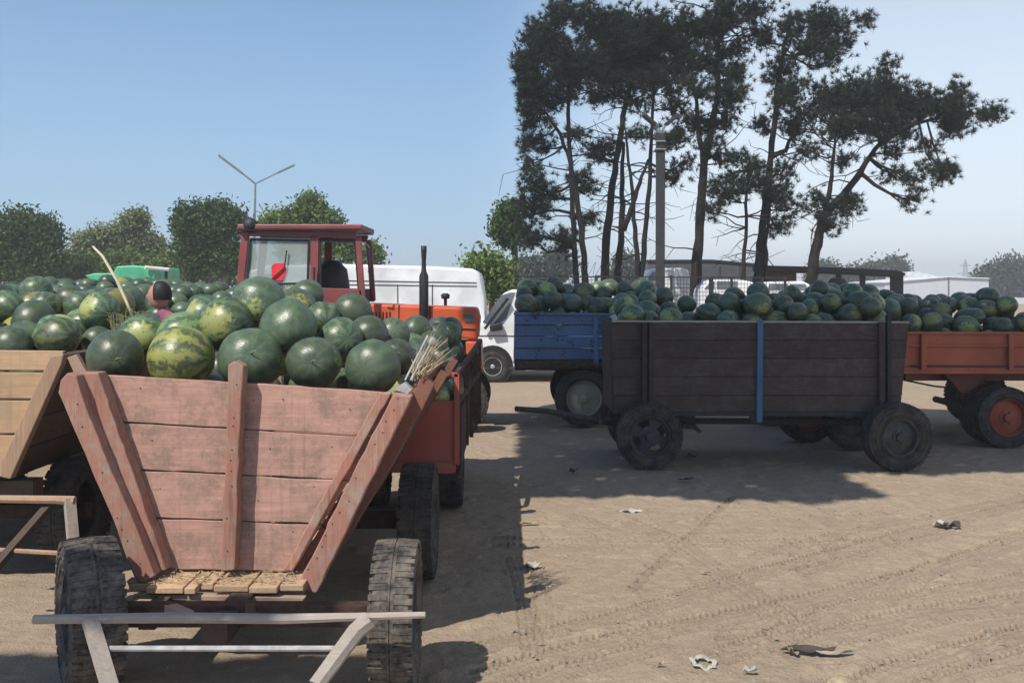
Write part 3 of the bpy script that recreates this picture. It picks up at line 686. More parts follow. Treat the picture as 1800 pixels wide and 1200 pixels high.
# ------------------------------------------------------------------ vehicles seen from the side
def lerp(a, b, t): return a+(b-a)*t
def vehicle(name, label, cat, prof, Y, width, wheels, mat='white_paint', windows=(), seams=(), wr=.32, rim='rim_silver', group=None, doorx=()):
    p0 = at(prof[0][0], 0, Y)
    o = thing(name, label, cat, (p0.x, Y+width/2, 0), group)
    MB().pp(prof, Y, width).build('body', M[mat], o, bevel=.05)
    for w in windows:
        MB().pp(w[0], Y-.012, .010).build(w[1], M[w[2]], o)
    for a, b in seams:
        MB().bar(at(*a, Y-.004), at(*b, Y-.004), .016, .012, up=(0, 1, 0)).build('seam', M['rim_dark'], o)
    zs = max(q[1] for q in prof); x0_, x1_ = min(q[0] for q in prof), max(q[0] for q in prof)
    MB().pp([(x0_-1.5, zs-9), (x0_+10, zs-9), (x0_+10, zs-1), (x0_-1.5, zs-1)], Y-.02, width+.04).build('bumper', M['rim_dark'], o, bevel=.02)
    MB().pp([(x1_-10, zs-9), (x1_+1.5, zs-9), (x1_+1.5, zs-1), (x1_-10, zs-1)], Y-.02, width+.04).build('bumper', M['rim_dark'], o, bevel=.02)
    MB().pp([(x0_+12, zs-3), (x1_-12, zs-3), (x1_-12, zs), (x0_+12, zs)], Y-.015, .02).build('sill', M['rim_dark'], o)
    MB().pp([(lerp(x0_, x1_, .55), lerp(min(q[1] for q in prof), zs, .42)), (lerp(x0_, x1_, .55)+5, lerp(min(q[1] for q in prof), zs, .42)), (lerp(x0_, x1_, .55)+5, lerp(min(q[1] for q in prof), zs, .42)+1.8), (lerp(x0_, x1_, .55), lerp(min(q[1] for q in prof), zs, .42)+1.8)], Y-.02, .02).build('door_handle', M['rim_dark'], o)
    for wx in wheels:
        MB().lathe([(wr*1.28, -.004), (wr*1.28, .012), (.001, .012)], (at(wx, 0, Y).x, Y, wr*1.05), (0, -1, 0), 28).build('wheel_arch', M['black_plastic'], o)
        for yy, s_ in ((Y+.06, -1), (Y+width-.06, 1)):
            wheel(o, (at(wx, 0, Y).x, yy, wr), wr, .18, (0, s_, 0), rim, 'tyre')
    return o
vehicle('panel_van', 'white panel van standing behind the red tractor', 'van',
    [(436, 476), (470, 466), (600, 464), (760, 468), (832, 472), (843, 480), (850, 520), (854, 600), (850, 640), (440, 640), (430, 560)], 18.0, 1.9, (510, 790), wr=.34,
    windows=[([(446, 486), (495, 478), (498, 515), (440, 520)], 'side_window', 'glass_grey')],
    seams=[((600, 493), (838, 497)), ((699, 500), (699, 620)), ((640, 500), (640, 620)), ((760, 500), (760, 620)), ((600, 500), (838, 503))])
car = vehicle('minivan', 'white minivan with sloping grey windscreen right behind the red steel trailer', 'car',
    [(838, 576), (842, 569), (852, 562), (884, 516), (900, 509), (1100, 508), (1150, 520), (1160, 600), (1158, 640), (900, 648), (840, 642), (835, 610)], 17.3, 1.6, (866, 1110), wr=.285,
    windows=[([(848, 566), (881, 519), (896, 514), (905, 514), (890, 560), (870, 572)], 'windscreen', 'glass_grey'),
             ([(912, 516), (980, 516), (980, 560), (905, 562)], 'side_window', 'glass_grey'), ([(986, 516), (1060, 516), (1060, 560), (986, 560)], 'side_window', 'glass_grey')],
    seams=[((838, 590), (1155, 592)), ((905, 562), (903, 638)), ((983, 560), (983, 640))])
MB().bar(at(852, 578, 17.2), at(893, 524, 17.2), .05, .05).build('wiper_frame', M['black_plastic'], car)
MB().pp([(860, 572), (882, 566), (884, 580), (862, 583)], 17.15, .12).build('wing_mirror', M['black_plastic'], car, bevel=.02)

# ------------------------------------------------------------------ left background: lamp, tarp, person, poles
lp = thing('street_lamp', 'tall street lamp with two arms in a V against the blue sky', 'street lamp', (at(447, 0, 60).x, 60, 0))
MB().tube([(at(447, 0, 60).x, 60, -.1), at(447, 400, 60), at(449, 322, 60)], [.12, .09, .06], 8).build('pole', M['lamp_metal'], lp)
MB().tube([at(449, 323, 60), at(420, 300, 59.8)], [.06, .05], 6).build('arm', M['lamp_metal'], lp)
MB().tube([at(449, 323, 60), at(490, 303, 60.2)], [.05, .04], 6).build('arm', M['lamp_metal'], lp)
MB().bar(at(425, 304, 59.8), at(384, 273, 59.5), .34, .14).build('lamp_head', M['lamp_metal'], lp, bevel=.03)
MB().bar(at(488, 304, 60.2), at(518, 290, 60.5), .34, .12).build('lamp_head', M['lamp_metal'], lp, bevel=.03)

tp = thing('market_stall', 'low stall roofed with a bright green tarpaulin on the far side of the melon heaps', 'stall', (at(215, 0, 21).x, 21.5, 0))
g = MB(); top = [(148, 484), (165, 480), (198, 480), (204, 468), (232, 466), (272, 470), (272, 494), (240, 497), (190, 496), (160, 493)]
g.pp(top, 21, 1.6); g.build('tarpaulin', M['green_tarp'], tp, bevel=.03)
MB().tube([at(255, 470, 20.9), at(296, 474, 21.2)], .04, 8).build('ridge_pole', M['white_pipe'], tp)
for x_ in (160, 268):
    for yy in (21.1, 22.4): MB().tube([(at(x_, 0, 21).x, yy, 0), (at(x_, 0, 21).x, yy, at(0, 488, 21).z)], .035, 8).build('pole', M['rusty_iron'], tp)
MB().tube([(at(292, 0, 21.2).x, 21.2, 0), at(292, 474, 21.2)], .035, 8).build('pole', M['rusty_iron'], tp)

cane = MB().tube([at(163, 433, 6.5), at(180, 450, 6.48), at(205, 492, 6.45), at(222, 530, 6.42), at(234, 558, 6.4)], [.006, .009, .011, .010, .011], 8)
tag(cane.build('cane', M['bamboo'], smooth=True), 'long pale bent cane sticking up out of the left melon heap', 'cane')
gr = MB()
for k in range(90):
    x, y = R.uniform(195, 262), R.uniform(572, 592); Y = 6.1+R.uniform(-.3, .2); dx = R.uniform(-22, 22); L = R.uniform(6, 42)
    gr.tube([at(x, y, Y), at(x+dx*.4, y-L*.8, Y), at(x+dx, y-L*R.uniform(.6, 1), Y)], [.004, .003, .001], 4)
tag(gr.build('weed_tuft', M['straw_green']), 'wispy tuft of dry weeds between the melons behind the red wagon', 'weeds', kind='stuff')

# person among the heaps
pr = thing('person', 'person with dark hair and a mauve-pink top bending over the melons beyond the weeds', 'person', (at(283, 0, 8.5).x+.25, 8.6, 0))
def skin_body(name, pts, edges, mat, parent, root=0, sub=2):
    import bmesh
    bm = bmesh.new(); lay = bm.verts.layers.skin.verify(); o0 = org(parent); vsb = []
    for i, (p, r_) in enumerate(pts):
        v_ = bm.verts.new(Vector(p)-o0); v_[lay].radius = r_ if hasattr(r_, '__len__') else (r_, r_); v_[lay].use_root = (i == root); vsb.append(v_)
    for a_, b_ in edges: bm.edges.new((vsb[a_], vsb[b_]))
    me = bpy.data.meshes.new(name); bm.to_mesh(me); bm.free(); me.materials.append(mat)
    o = bpy.data.objects.new(name, me); COL.objects.link(o); o.parent = parent; ORG[o.name] = o0.copy()
    o.modifiers.new('skin', 'SKIN').use_smooth_shade = True
    sb = o.modifiers.new('sub', 'SUBSURF'); sb.levels = sub; sb.render_levels = sub
    return o
hx, hy = at(283, 0, 8.5).x, 8.5
B_ = [((hx+.24, hy+.1, .92), (.15, .13)), ((hx+.20, hy+.08, 1.12), (.14, .12)), ((hx+.10, hy+.02, 1.37), (.17, .12)), ((hx+.04, hy, 1.46), .06), ((hx+.0, hy-.02, 1.53), .055),
      ((hx+.22, hy-.12, 1.33), .06), ((hx+.12, hy-.28, 1.18), .05), ((hx+.0, hy-.38, 1.22), .035), ((hx+.02, hy+.2, 1.33), .06), ((hx-.1, hy+.3, 1.15), .05), ((hx-.2, hy+.25, 1.2), .035),
      ((hx+.22, hy-.02, .85), .10), ((hx+.24, hy-.04, .48), .07), ((hx+.28, hy-.02, .08), .045), ((hx+.18, hy-.08, .04), .04),
      ((hx+.28, hy+.2, .85), .10), ((hx+.32, hy+.2, .48), .07), ((hx+.36, hy+.22, .08), .045), ((hx+.26, hy+.18, .04), .04)]
E_ = [(0,1),(1,2),(2,3),(3,4),(2,5),(5,6),(6,7),(2,8),(8,9),(9,10),(0,11),(11,12),(12,13),(13,14),(0,15),(15,16),(16,17),(17,18)]
skin_body('body', B_, E_, M['shirt'], pr)
hd = MB(); hc = Vector((hx-.01, hy-.03, 1.625))
N1, N2 = 20, 14
for i in range(N2+1):
    for j in range(N1):
        th = math.pi*i/N2; ph = 2*math.pi*j/N1
        x, y, z = math.sin(th)*math.cos(ph), math.sin(th)*math.sin(ph), math.cos(th)
        rr_ = 1.0-.18*max(0, -z)*max(0, abs(y)); nose = .22*math.exp(-((x+1)/.25)**2-(y/.18)**2-((z+.05)/.22)**2)
        hd.v.append((hc.x+x*(.092+nose*.1)*rr_, hc.y+y*.072*rr_, hc.z+z*.115))
for i in range(N2):
    for j in range(N1): hd.f.append((i*N1+j, (i+1)*N1+j, (i+1)*N1+(j+1) % N1, i*N1+(j+1) % N1))
hd.build('head', M['skin'], pr, smooth=True)
hr = MB()
for i in range(9):
    for j in range(N1):
        th = math.pi*.62*i/8; ph = 2*math.pi*j/N1
        x, y, z = math.sin(th)*math.cos(ph), math.sin(th)*math.sin(ph), math.cos(th)
        k = 1.0 if x > -.45 else .80
        hr.v.append((hc.x+.016+x*.100*k, hc.y+y*.080, hc.z+.012+z*.121))
for i in range(8):
    for j in range(N1): hr.f.append((i*N1+j, (i+1)*N1+j, (i+1)*N1+(j+1) % N1, i*N1+(j+1) % N1))
hr.build('hair', M['hair'], pr, smooth=True)

# ------------------------------------------------------------------ RIGHT: dark wooden cart
YC = 9.15
ct = thing('wooden_cart', 'dark brown wooden cart with a blue strap, broadside in front of the pines', 'cart', (2.35, 9.6, 0))
bz = [565, 598, 630, 662, 695, 727]
def xl_(y): return lerp(1075, 1079, (y-565)/162)
def xr2(y): return lerp(1598, 1582, (y-565)/162)
for k in range(5):
    y0, y1 = bz[k]+.25, bz[k+1]-.35; Yk = YC+R.uniform(0, .008)
    MB().pp([(1128, y0), (1128, y1), (1340, y1+R.uniform(-.5, .5)), (xr2(y1), y1), (xr2(y0), y0), (1340, y0+R.uniform(-.4, .4))], Yk, .03).build('plank', M['brown_plank'], ct, bevel=.003)
    MB().pp([(xl_(y0), y0), (xl_(y1), y1), (1127, y1), (1127, y0)], Yk+.03, .03).build('plank', M['brown_plank'], ct, bevel=.003)
    # far side and ends
    za, zb = at(0, y1, YC).z, at(0, y0, YC).z
    MB().box((at(xl_(y0), 0, YC).x, 10.15, za), (at(xr2(y0), 0, YC).x, 10.18, zb)).build('side_plank', M['brown_plank'], ct)
    MB().box((at(xl_(y0), 0, YC).x, YC+.065, za), (at(xl_(y0), 0, YC).x+.03, 10.145, zb)).build('end_plank', M['brown_stake'], ct)
    MB().box((at(xr2(y0), 0, YC).x-.03, YC+.035, za), (at(xr2(y0), 0, YC).x, 10.145, zb)).build('end_plank', M['brown_stake'], ct)
MB().pp([(1076, 563), (1598, 565), (1598, 568), (1076, 566)], YC-.012, .055).build('top_batten', M['grey_pole'], ct)
for (a, b) in ((1129, 1137), (1141, 1148), (1546, 1556)):
    MB().pp([(a, 566.5), (b, 566.5), (b, 722), (a, 722)], YC-.055, .050).build('stake', M['brown_stake'], ct, bevel=.004)
MB().pp([(1560, 553), (1567, 553), (1568, 726), (1561, 726)], YC-.065, .055).build('stake', M['black_iron'], ct, bevel=.003)
MB().pp([(1332, 562), (1342, 562), (1340, 742), (1330, 742)], YC-.03, .022).build('strap', M['blue_strap'], ct, bevel=.002)
MB().box((at(1092, 0, YC).x, YC+.03, .49), (at(1582, 0, YC).x, 10.14, .525)).build('floor', M['dark_wood'], ct)
MB().pp([(1092, 724), (1584, 724), (1584, 731), (1092, 731)], YC-.02, .05).build('sill', M['black_iron'], ct)
MB().bar(at(1190, 739, 9.6), at(1560, 742, 9.6), .07, .055).build('beam', M['black_iron'], ct)
MB().bar(at(1120, 741, 9.35), at(1150, 741, 9.35), .1, .1).build('bracket', M['black_iron'], ct)
MB().pp([(1200, 743), (1222, 745), (1233, 757), (1231, 762), (1218, 754), (1200, 752)], 9.35, .05).build('brake_lever', M['black_iron'], ct)
MB().pp([(1318, 728), (1346, 728), (1336, 744), (1322, 744)], YC-.005, .05).build('bracket', M['black_iron'], ct)
wheel(ct, (at(1141, 0, 9.05).x, 9.06, .312), .312, .17, (0, -1, 0), 'rim_dark', 'tyre', rr=.58, slots=4)
wheel(ct, (at(1577, 0, 8.98).x, 8.99, .318), .318, .18, (.10, -1, 0), 'rim_dark', 'tyre', rr=.52)
wheel(ct, (at(1141, 0, 9.05).x+.02, 10.1, .312), .312, .17, (0, 1, 0), 'rim_dark', 'tyre', rr=.58, slots=4)
wheel(ct, (at(1577, 0, 8.98).x, 10.12, .315), .315, .18, (0, 1, 0), 'rim_dark', 'tyre')
for xx in (at(1141, 0, 9.05).x, at(1577, 0, 8.98).x): MB().tube([(xx, 9.0, .31), (xx, 10.1, .31)], .035, 10).build('axle', M['black_iron'], ct)
MB().pp([(1095, 727), (1190, 727), (1170, 760), (1110, 760)], 9.4, .5).build('turntable', M['black_iron'], ct)
MB().tube([at(906, 718, 8.75), at(960, 722, 8.85), at(1040, 737, 9.1), at(1110, 748, 9.4)], [.024, .026, .03, .04], 10).build('drawbar', M['black_iron'], ct)
MB().tube([at(1052, 728, 9.12), at(1055, 744, 9.1)], [.014, .018], 8).build('hitch_pin', M['rim_dark'], ct)
MB().pp([(1072, 556), (1082, 552), (1086, 562), (1078, 564)], YC+.02, .03).build('latch', M['steel_rod'], ct)

# ------------------------------------------------------------------ blue trailer
YU = 11.6
bt = thing('farm_trailer', 'blue steel farm trailer with rust spots, partly behind the dark cart', 'trailer', (1.0, 12.4, 0))
yy_ = [551, 571, 591, 612, 632]
for k in range(4):
    MB().pp([(904, yy_[k]+.5), (904, yy_[k+1]-.7), (1180, yy_[k+1]-.7), (1180, yy_[k]+.5)], YU+.02*(k % 2), .04).build('panel', M['blue_paint'], bt, bevel=.004)
MB().pp([(903, 549), (1180, 552), (1180, 556), (903, 553)], YU-.03, .09).build('top_rail', M['blue_paint'], bt, bevel=.004)
for x_ in (1044, 1160): MB().pp([(x_, 556), (x_+8, 556), (x_+8, 640), (x_, 640)], YU-.05, .05).build('post', M['blue_paint'], bt, bevel=.004)
MB().pp([(904, 634), (1180, 634), (1180, 647), (904, 647)], YU, .08).build('sill', M['rusty_iron'], bt)
xa, xb = at(905, 0, YU).x, at(1180, 0, YU).x; zb_, zt_ = at(0, 634, YU).z, at(0, 551, YU).z
MB().box((xa, YU+.08, zb_-.03), (xb, 13.3, zb_)).build('floor', M['dark_wood'], bt)
MB().box((xa, 13.3, zb_), (xb, 13.34, zt_)).build('panel', M['blue_paint'], bt)
MB().box((xa, YU+.09, zb_+.002), (xa+.03, 13.295, zt_)).build('end_panel', M['blue_paint'], bt)
MB().box((xb-.03, YU+.09, zb_+.002), (xb, 13.295, zt_)).build('end_panel', M['blue_paint'], bt)
for yq in (11.95, 13.0): MB().bar((xa, yq, zb_-.09), (xb, yq, zb_-.09), .07, .1).build('beam', M['rusty_iron'], bt)
for xx in (at(1026, 0, 11.75).x,):
    for yy, sg in ((11.78, -1), (13.15, 1)): wheel(bt, (xx, yy, .355), .355, .2, (0, sg, 0), 'rim_cream', 'tyre', rr=.60)
    MB().tube([(xx, 11.8, .355), (xx, 13.1, .355)], .04, 10).build('axle', M['rusty_iron'], bt)
MB().pp([(985, 648), (1070, 648), (1040, 690), (1012, 690)], 12.1, .8).build('turntable', M['rusty_iron'], bt)
for yy, sg in ((11.8, -1), (13.15, 1)): wheel(bt, (1.95, yy, .355), .355, .2, (0, sg, 0), 'rim_cream', 'tyre')

# ------------------------------------------------------------------ orange trailer
YO = 10.3
ot = thing('farm_trailer', 'orange steel farm trailer with red-rimmed wheels at the right edge', 'trailer', (4.6, 11.2, 0))
for (a, b, dy) in ((587, 607, .0), (608, 644, .012), (645, 657, .0)):
    MB().pp([(1430, a), (1430, b), (2000, b), (2000, a)], YO+dy, .04).build('panel', M['orange_paint'], ot, bevel=.004)
MB().pp([(1430, 583), (2000, 584), (2000, 588), (1430, 587)], YO-.03, .08).build('top_rail', M['orange_paint'], ot, bevel=.004)
MB().pp([(1430, 606), (2000, 606), (2000, 609), (1430, 609)], YO-.025, .024).build('rib', M['orange_paint'], ot)
MB().tube([at(1600, 643, YO-.03), at(1990, 645, YO-.03)], .007, 6).build('rod', M['black_iron'], ot)
for x_ in (1620, 1774, 1930): MB().pp([(x_, 588), (x_+9, 588), (x_+9, 650), (x_, 650)], YO-.05, .05).build('post', M['orange_paint'], ot, bevel=.004)
xa, xb = at(1430, 0, YO).x, at(2000, 0, YO).x; zb_, zt_ = at(0, 655, YO).z, at(0, 585, YO).z
MB().box((xa, YO+.06, zb_-.02), (xb, 12.3, zb_+.02)).build('floor', M['dark_wood'], ot)
MB().box((xa, 12.3, zb_), (xb, 12.34, zt_)).build('panel', M['orange_paint'], ot)
MB().box((xa, YO+.06, zb_+.022), (xa+.03, 12.295, zt_)).build('end_panel', M['orange_paint'], ot)
MB().box((xb-.03, YO+.06, zb_+.022), (xb, 12.295, zt_)).build('end_panel', M['orange_paint'], ot)
MB().pp([(1592, 657), (1632, 657), (1632, 668), (1592, 668)], YO+.1, .3).build('toolbox', M['orange_dark'], ot)
MB().pp([(1660, 657), (1728, 657), (1712, 690), (1690, 690)], YO+.25, .12).build('spring_hanger', M['orange_dark'], ot)
for k in range(4): MB().bar(at(1655, 658+k*1, YO+.3), at(1690+k*4, 688-k*2, YO+.3), .03, .015).build('leaf_spring', M['rusty_iron'], ot)
MB().tube([at(1590, 668, 10.6), at(1640, 678, 10.7), at(1690, 684, 10.8)], .01, 6).build('rod', M['rusty_iron'], ot)
for yq in (10.7, 12.0): MB().bar((xa, yq, zb_-.07), (xb, yq, zb_-.07), .07, .1).build('beam', M['orange_dark'], ot)
wheel(ot, (at(1768, 0, 10.25).x, 10.28, .325), .325, .19, (0, -1, 0), 'rim_red', 'tyre', rr=.60)
wheel(ot, (at(1745, 0, 10.5).x, 10.52, .325), .325, .19, (0, -1, 0), 'rim_red', 'tyre', rr=.60)
wheel(ot, (at(1722, 0, 11.9).x, 12.0, .36), .36, .22, (0, -1, 0), 'rim_red', 'tyre', rr=.60)
wheel(ot, (at(1420, 0, 10.6).x, 10.65, .325), .325, .19, (.12, -1, 0), 'rim_red', 'tyre', rr=.60)
wheel(ot, (at(1420, 0, 10.6).x, 11.95, .325), .325, .19, (0, -1, 0), 'rim_red', 'tyre', rr=.60)
for xx in (at(1768, 0, 10.25).x, at(1420, 0, 10.6).x): MB().tube([(xx, 10.6, .32), (xx, 11.95, .32)], .04, 10).build('axle', M['rusty_iron'], ot)
MB().tube([at(1700, 690, 10.8), at(1720, 705, 10.8), at(1750, 735, 10.8)], .05, 8).build('axle_arm', M['orange_dark'], ot)

# ------------------------------------------------------------------ watermelons
MM = {
 'plain': mat_melon('melon_plain', (.016, .032, .016), (.050, .085, .036), 'plain'),
 'striped': mat_melon('melon_striped', (.012, .030, .014), (.066, .115, .045), 'striped'),
 'yellow': mat_melon('melon_yellow', (.020, .045, .018), (.12, .17, .05), 'yellow'),
 'streaked': mat_melon('melon_streaked', (.05, .085, .03), (.36, .40, .07), 'streaked'),
}
def melon_mesh(kind, seed):
    rs = random.Random(seed); n1, n2 = 28, 18; v = []; f = []
    lob = [rs.uniform(-.030, .030) for _ in range(6)]; asy = rs.uniform(-.08, .08); ben = rs.uniform(-.06, .06)
    for i in range(n2+1):
        th = math.pi*i/n2
        for j in range(n1):
            ph = 2*math.pi*j/n1; st_, ct_ = math.sin(th), math.cos(th)
            r_ = 1+sum(l*math.cos((q+2)*ph+q)*st_ for q, l in enumerate(lob))*.6+asy*ct_
            dim = 1-.07*math.exp(-(th/.22)**2)-.04*math.exp(-((math.pi-th)/.25)**2)
            v.append((st_*math.cos(ph)*r_+ben*ct_*ct_, st_*math.sin(ph)*r_, ct_*dim))
    for i in range(n2):
        for j in range(n1): f.append((i*n1+j, (i+1)*n1+j, (i+1)*n1+(j+1) % n1, i*n1+(j+1) % n1))
    mb = MB(); mb.add(v, f)
    # stem stub
    me = bpy.data.meshes.new('watermelon'); me.from_pydata(v, [], f); me.materials.append(MM[kind])
    me.polygons.foreach_set('use_smooth', [True]*len(me.polygons)); me.update(); return me
MESH = {k: [melon_mesh(k, 11*i+j) for j in range(7)] for i, k in enumerate(MM)}
stem_me = bpy.data.meshes.new('stem')
_s = MB().tube([(0, 0, .92), (.02, .01, 1.02), (.08, .05, 1.12), (.16, .05, 1.15)], [.035, .025, .02, .015], 6)
stem_me.from_pydata(_s.v, [], _s.f); stem_me.materials.append(M['straw_green']); stem_me.update()
LOOK = {'plain': 'plain dark green watermelon', 'striped': 'watermelon with lighter green streaks', 'yellow': 'watermelon with a yellow belly patch', 'streaked': 'yellow-streaked watermelon'}
AUTO = []
def blocks_person(a):
    px = CX+F*a[0]/a[1]; py = CY-F*(a[2]-EYE)/a[1]; q = a[3]*F/a[1]
    return a[1] < 8.4 and 256-q < px < 308+q and py-q < 552
def put_melon(p, r, kind, where, group, label=None, stem=False, rot=None, el=None):
    o = bpy.data.objects.new('watermelon', R.choice(MESH[kind])); COL.objects.link(o)
    o.location = p; e = el or R.uniform(1.0, 1.22)
    o.scale = (r*R.uniform(.96, 1.03), r*R.uniform(.95, 1.02), r*e)
    o.rotation_euler = rot or (R.uniform(1.0, 2.1), R.uniform(-.5, .5), R.uniform(0, 6.28))
    tag(o, label or (LOOK[kind]+' '+where), 'watermelon', group)
    stem = stem or (p[1] < 7 and R.random() < .35)
    if not label: AUTO.append((o, kind, where, p, r))
    if stem:
        c = bpy.data.objects.new('stem', stem_me); COL.objects.link(c); c.parent = o
    return o
def rkind(py=.12, ps=.4): 
    t = R.random()
    return 'yellow' if t < py else ('striped' if t < py+ps else 'plain')

def heap(x0, x1, y0, y1, zf, prof, r0, r1, n, fixed=(), seed=3):
    """drop melons one by one to the lowest spot they can rest on; prof(x,y) = highest allowed centre"""
    rs = np.random.RandomState(seed); S = [(p[0], p[1], p[2], r) for p, r in fixed]; nf = len(S); A = np.array(S) if S else np.zeros((0, 4))
    miss = 0
    while len(A)-nf < n and miss < 60:
        r = rs.uniform(r0, r1); K = 60
        X = rs.uniform(x0+r, x1-r, K); Y = rs.uniform(y0+r, y1-r, K)
        Z = np.full(K, zf+r)
        if len(A):
            d2 = (X[:, None]-A[None, :, 0])**2+(Y[:, None]-A[None, :, 1])**2; rr_ = (r+A[None, :, 3])*.97
            zz = np.where(d2 < rr_**2, A[None, :, 2]+np.sqrt(np.maximum(rr_**2-d2, 0)), -9)
            Z = np.maximum(Z, zz.max(1))
        sc = Z-np.array([prof(a, b) for a, b in zip(X, Y)])
        i = np.argmin(sc)
        if sc[i] > 0: miss += 1; continue
        A = np.vstack([A, [X[i], Y[i], Z[i], r]])
    return A[nf:]
_rs = np.random.RandomState(1); DIRS = _rs.randn(40, 3); DIRS /= np.linalg.norm(DIRS, axis=1)[:, None]
EYES = [np.array(e) for e in ((0, 0, 1.7), (-1.6, 0, 2.0), (1.6, 0, 2.0), (0, 1.5, 2.4))]
def visible(A, extra=None):
    """keep the melons that show from the viewer's side; deeply buried ones are not built"""
    Q = A if extra is None or not len(extra) else np.vstack([A, extra]); keep = []
    for i in range(len(A)):
        c, r = A[i, :3], A[i, 3]; ok = False
        for E in EYES:
            P0 = c+DIRS*r*1.01; D = E-P0; L = np.linalg.norm(D, axis=1); D = D/L[:, None]
            fac = (DIRS*D).sum(1) > 0
            P1 = P0[fac]; D1 = D[fac]
            oc = P1[:, None, :]-Q[None, :, :3]; b = (oc*D1[:, None, :]).sum(2); cc = (oc**2).sum(2)-Q[None, :, 3]**2
            disc = b*b-cc; hit = (disc > 0) & (-b+np.sqrt(np.maximum(disc, 0)) > 1e-4); hit[:, i] = False
            if (~hit.any(1)).sum() >= 2: ok = True; break
        keep.append(ok)
    return A[np.array(keep)]

# heap on the red wagon: the ones seen clearly, one by one (px, py, rx, Y, kind, label)
FRONT = [
 (203, 628, 52, 4.76, 'plain', 'dark green watermelon at the left end of the front row on the red wagon', .9),
 (318, 630, 61, 4.78, 'streaked', 'big yellow-streaked watermelon in the front row on the red wagon', .9),
 (441, 631, 59, 4.80, 'plain', 'dark watermelon just behind the centre stake of the red wagon', .9),
 (552, 638, 50, 4.76, 'plain', 'dark round watermelon in the front row, right of the centre stake of the red wagon', .95),
 (657, 645, 51, 4.76, 'plain', 'greyish green watermelon at the right end of the front row on the red wagon', .95),
 (506, 576, 53, 4.98, 'plain', 'large watermelon with yellow underside lying on two others above the centre stake', 1.1),
 (455, 531, 47, 5.30, 'plain', 'topmost watermelon of the red wagon heap, in front of the tractor cab', 1.05),
 (398, 570, 50, 5.15, 'striped', None, 1), (322, 590, 44, 5.12, 'yellow', None, 1.1), (252, 590, 40, 5.15, 'striped', None, 1.1),
 (568, 560, 33, 5.45, 'striped', None, 1), (620, 548, 36, 5.6, 'plain', None, 1), (598, 598, 42, 5.1, 'striped', None, 1),
 (647, 590, 38, 5.25, 'plain', None, 1), (690, 590, 34, 5.45, 'plain', None, 1), (520, 545, 40, 5.55, 'plain', None, 1),
 (697, 628, 36, 5.0, 'plain', None, 1), (512, 515, 16, 5.9, 'yellow', None, 1), (360, 555, 36, 5.6, 'striped', None, 1), (540, 520, 30, 5.8, 'plain', None, 1),
]
fixed = []
SR = {0: (1.57, 0, .4), 1: (1.57, 0.0, 1.45), 2: (1.3, .2, .2), 3: (1.45, 0, .1), 4: (1.5, 0, 2.9), 5: (.75, 2.3, -.2)}
for i, (px, py, rx, Y, k, lab, e) in enumerate(FRONT):
    p = at(px, py, Y); r = rx*Y/F*.96
    fixed.append((p, r))
    put_melon(p, r, k, 'in the heap on the red wagon', 'watermelons on the red wagon', lab, stem=i in (2, 5), rot=SR.get(i), el=max(e, .98))
A = heap(-1.98, -.50, 4.55, 6.9, .95, lambda x, y: 1.30+.20*math.exp(-((x+1.15)/.5)**2-((y-5.5)/.8)**2), .12, .15, 110, fixed, 5)
ex = np.array([(p[0], p[1], p[2], r) for p, r in fixed])
for a in visible(np.array([q for q in A if not blocks_person(q)]), ex): put_melon(a[:3], a[3], rkind(.08, .4), 'in the heap on the red wagon', 'watermelons on the red wagon')
# right hand heaps
def fill(args, where, group, py=.1, ps=.45, **k):
    A = heap(*args, **k); A = np.array([q for q in A if not blocks_person(q)]); A = visible(A); out = []
    for a in A: out.append(put_melon(a[:3], a[3], rkind(py, ps), where, group))
    return out
c1 = fill((1.02, 3.74, 9.19, 10.14, 1.10, lambda x, y: 1.40+(y-9.19)*.30+.08*math.sin(x*4.3)*math.sin(x*1.9+1)+(.03 if x > 1.9 else -.02), .088, .122, 300), 'in the heap on the dark brown cart', 'watermelons on the dark brown cart', .05, .6, seed=4)
c2_ = fill((.04, 1.85, 11.65, 13.28, 1.16, lambda x, y: 1.44+min(.26, (y-11.6)*.45)+.05*math.sin(x*5), .10, .13, 300), 'in the heap on the blue trailer', 'watermelons on the blue trailer', .06, .6, seed=8)
c3 = fill((3.25, 5.75, 10.36, 12.28, 1.0, lambda x, y: 1.27+min(.31, (y-10.3)*.42)+.07*math.sin(x*3.1+2), .10, .128, 420), 'in the heap on the orange trailer', 'watermelons on the orange trailer', .05, .6, seed=9)
c4 = fill((-1.02, -.42, 6.9, 8.85, .80, lambda x, y: 1.08+min(.30, (y-6.8)*.30), .10, .13, 60), 'in the red steel trailer', 'watermelons in the red steel trailer', .08, .4, seed=10)
c5 = fill((-4.1, -2.55, 5.40, 7.85, 1.08, lambda x, y: 1.36+min(.26, (y-5.4)*.22)+.05*math.sin(x*5+1), .10, .135, 160), 'in the heap on the pale wagon', 'watermelons on the pale wagon', .16, .5, seed=11)
ORD = 'first second third fourth fifth sixth seventh eighth ninth tenth eleventh twelfth thirteenth fourteenth fifteenth sixteenth seventeenth eighteenth nineteenth twentieth'.split()
ORD += ['twenty-'+q for q in ORD[:9]]+['thirtieth']+['thirty-'+q for q in ORD[:9]]+['fortieth']
ROWS = ['bottom row', 'second row up', 'third row up', 'fourth row up', 'fifth row up', 'sixth row up', 'seventh row up', 'eighth row up', 'ninth row up']
SHORT = {'plain': 'plain dark watermelon', 'striped': 'streaky green watermelon', 'yellow': 'yellow-bellied watermelon', 'streaked': 'yellow-streaked watermelon'}
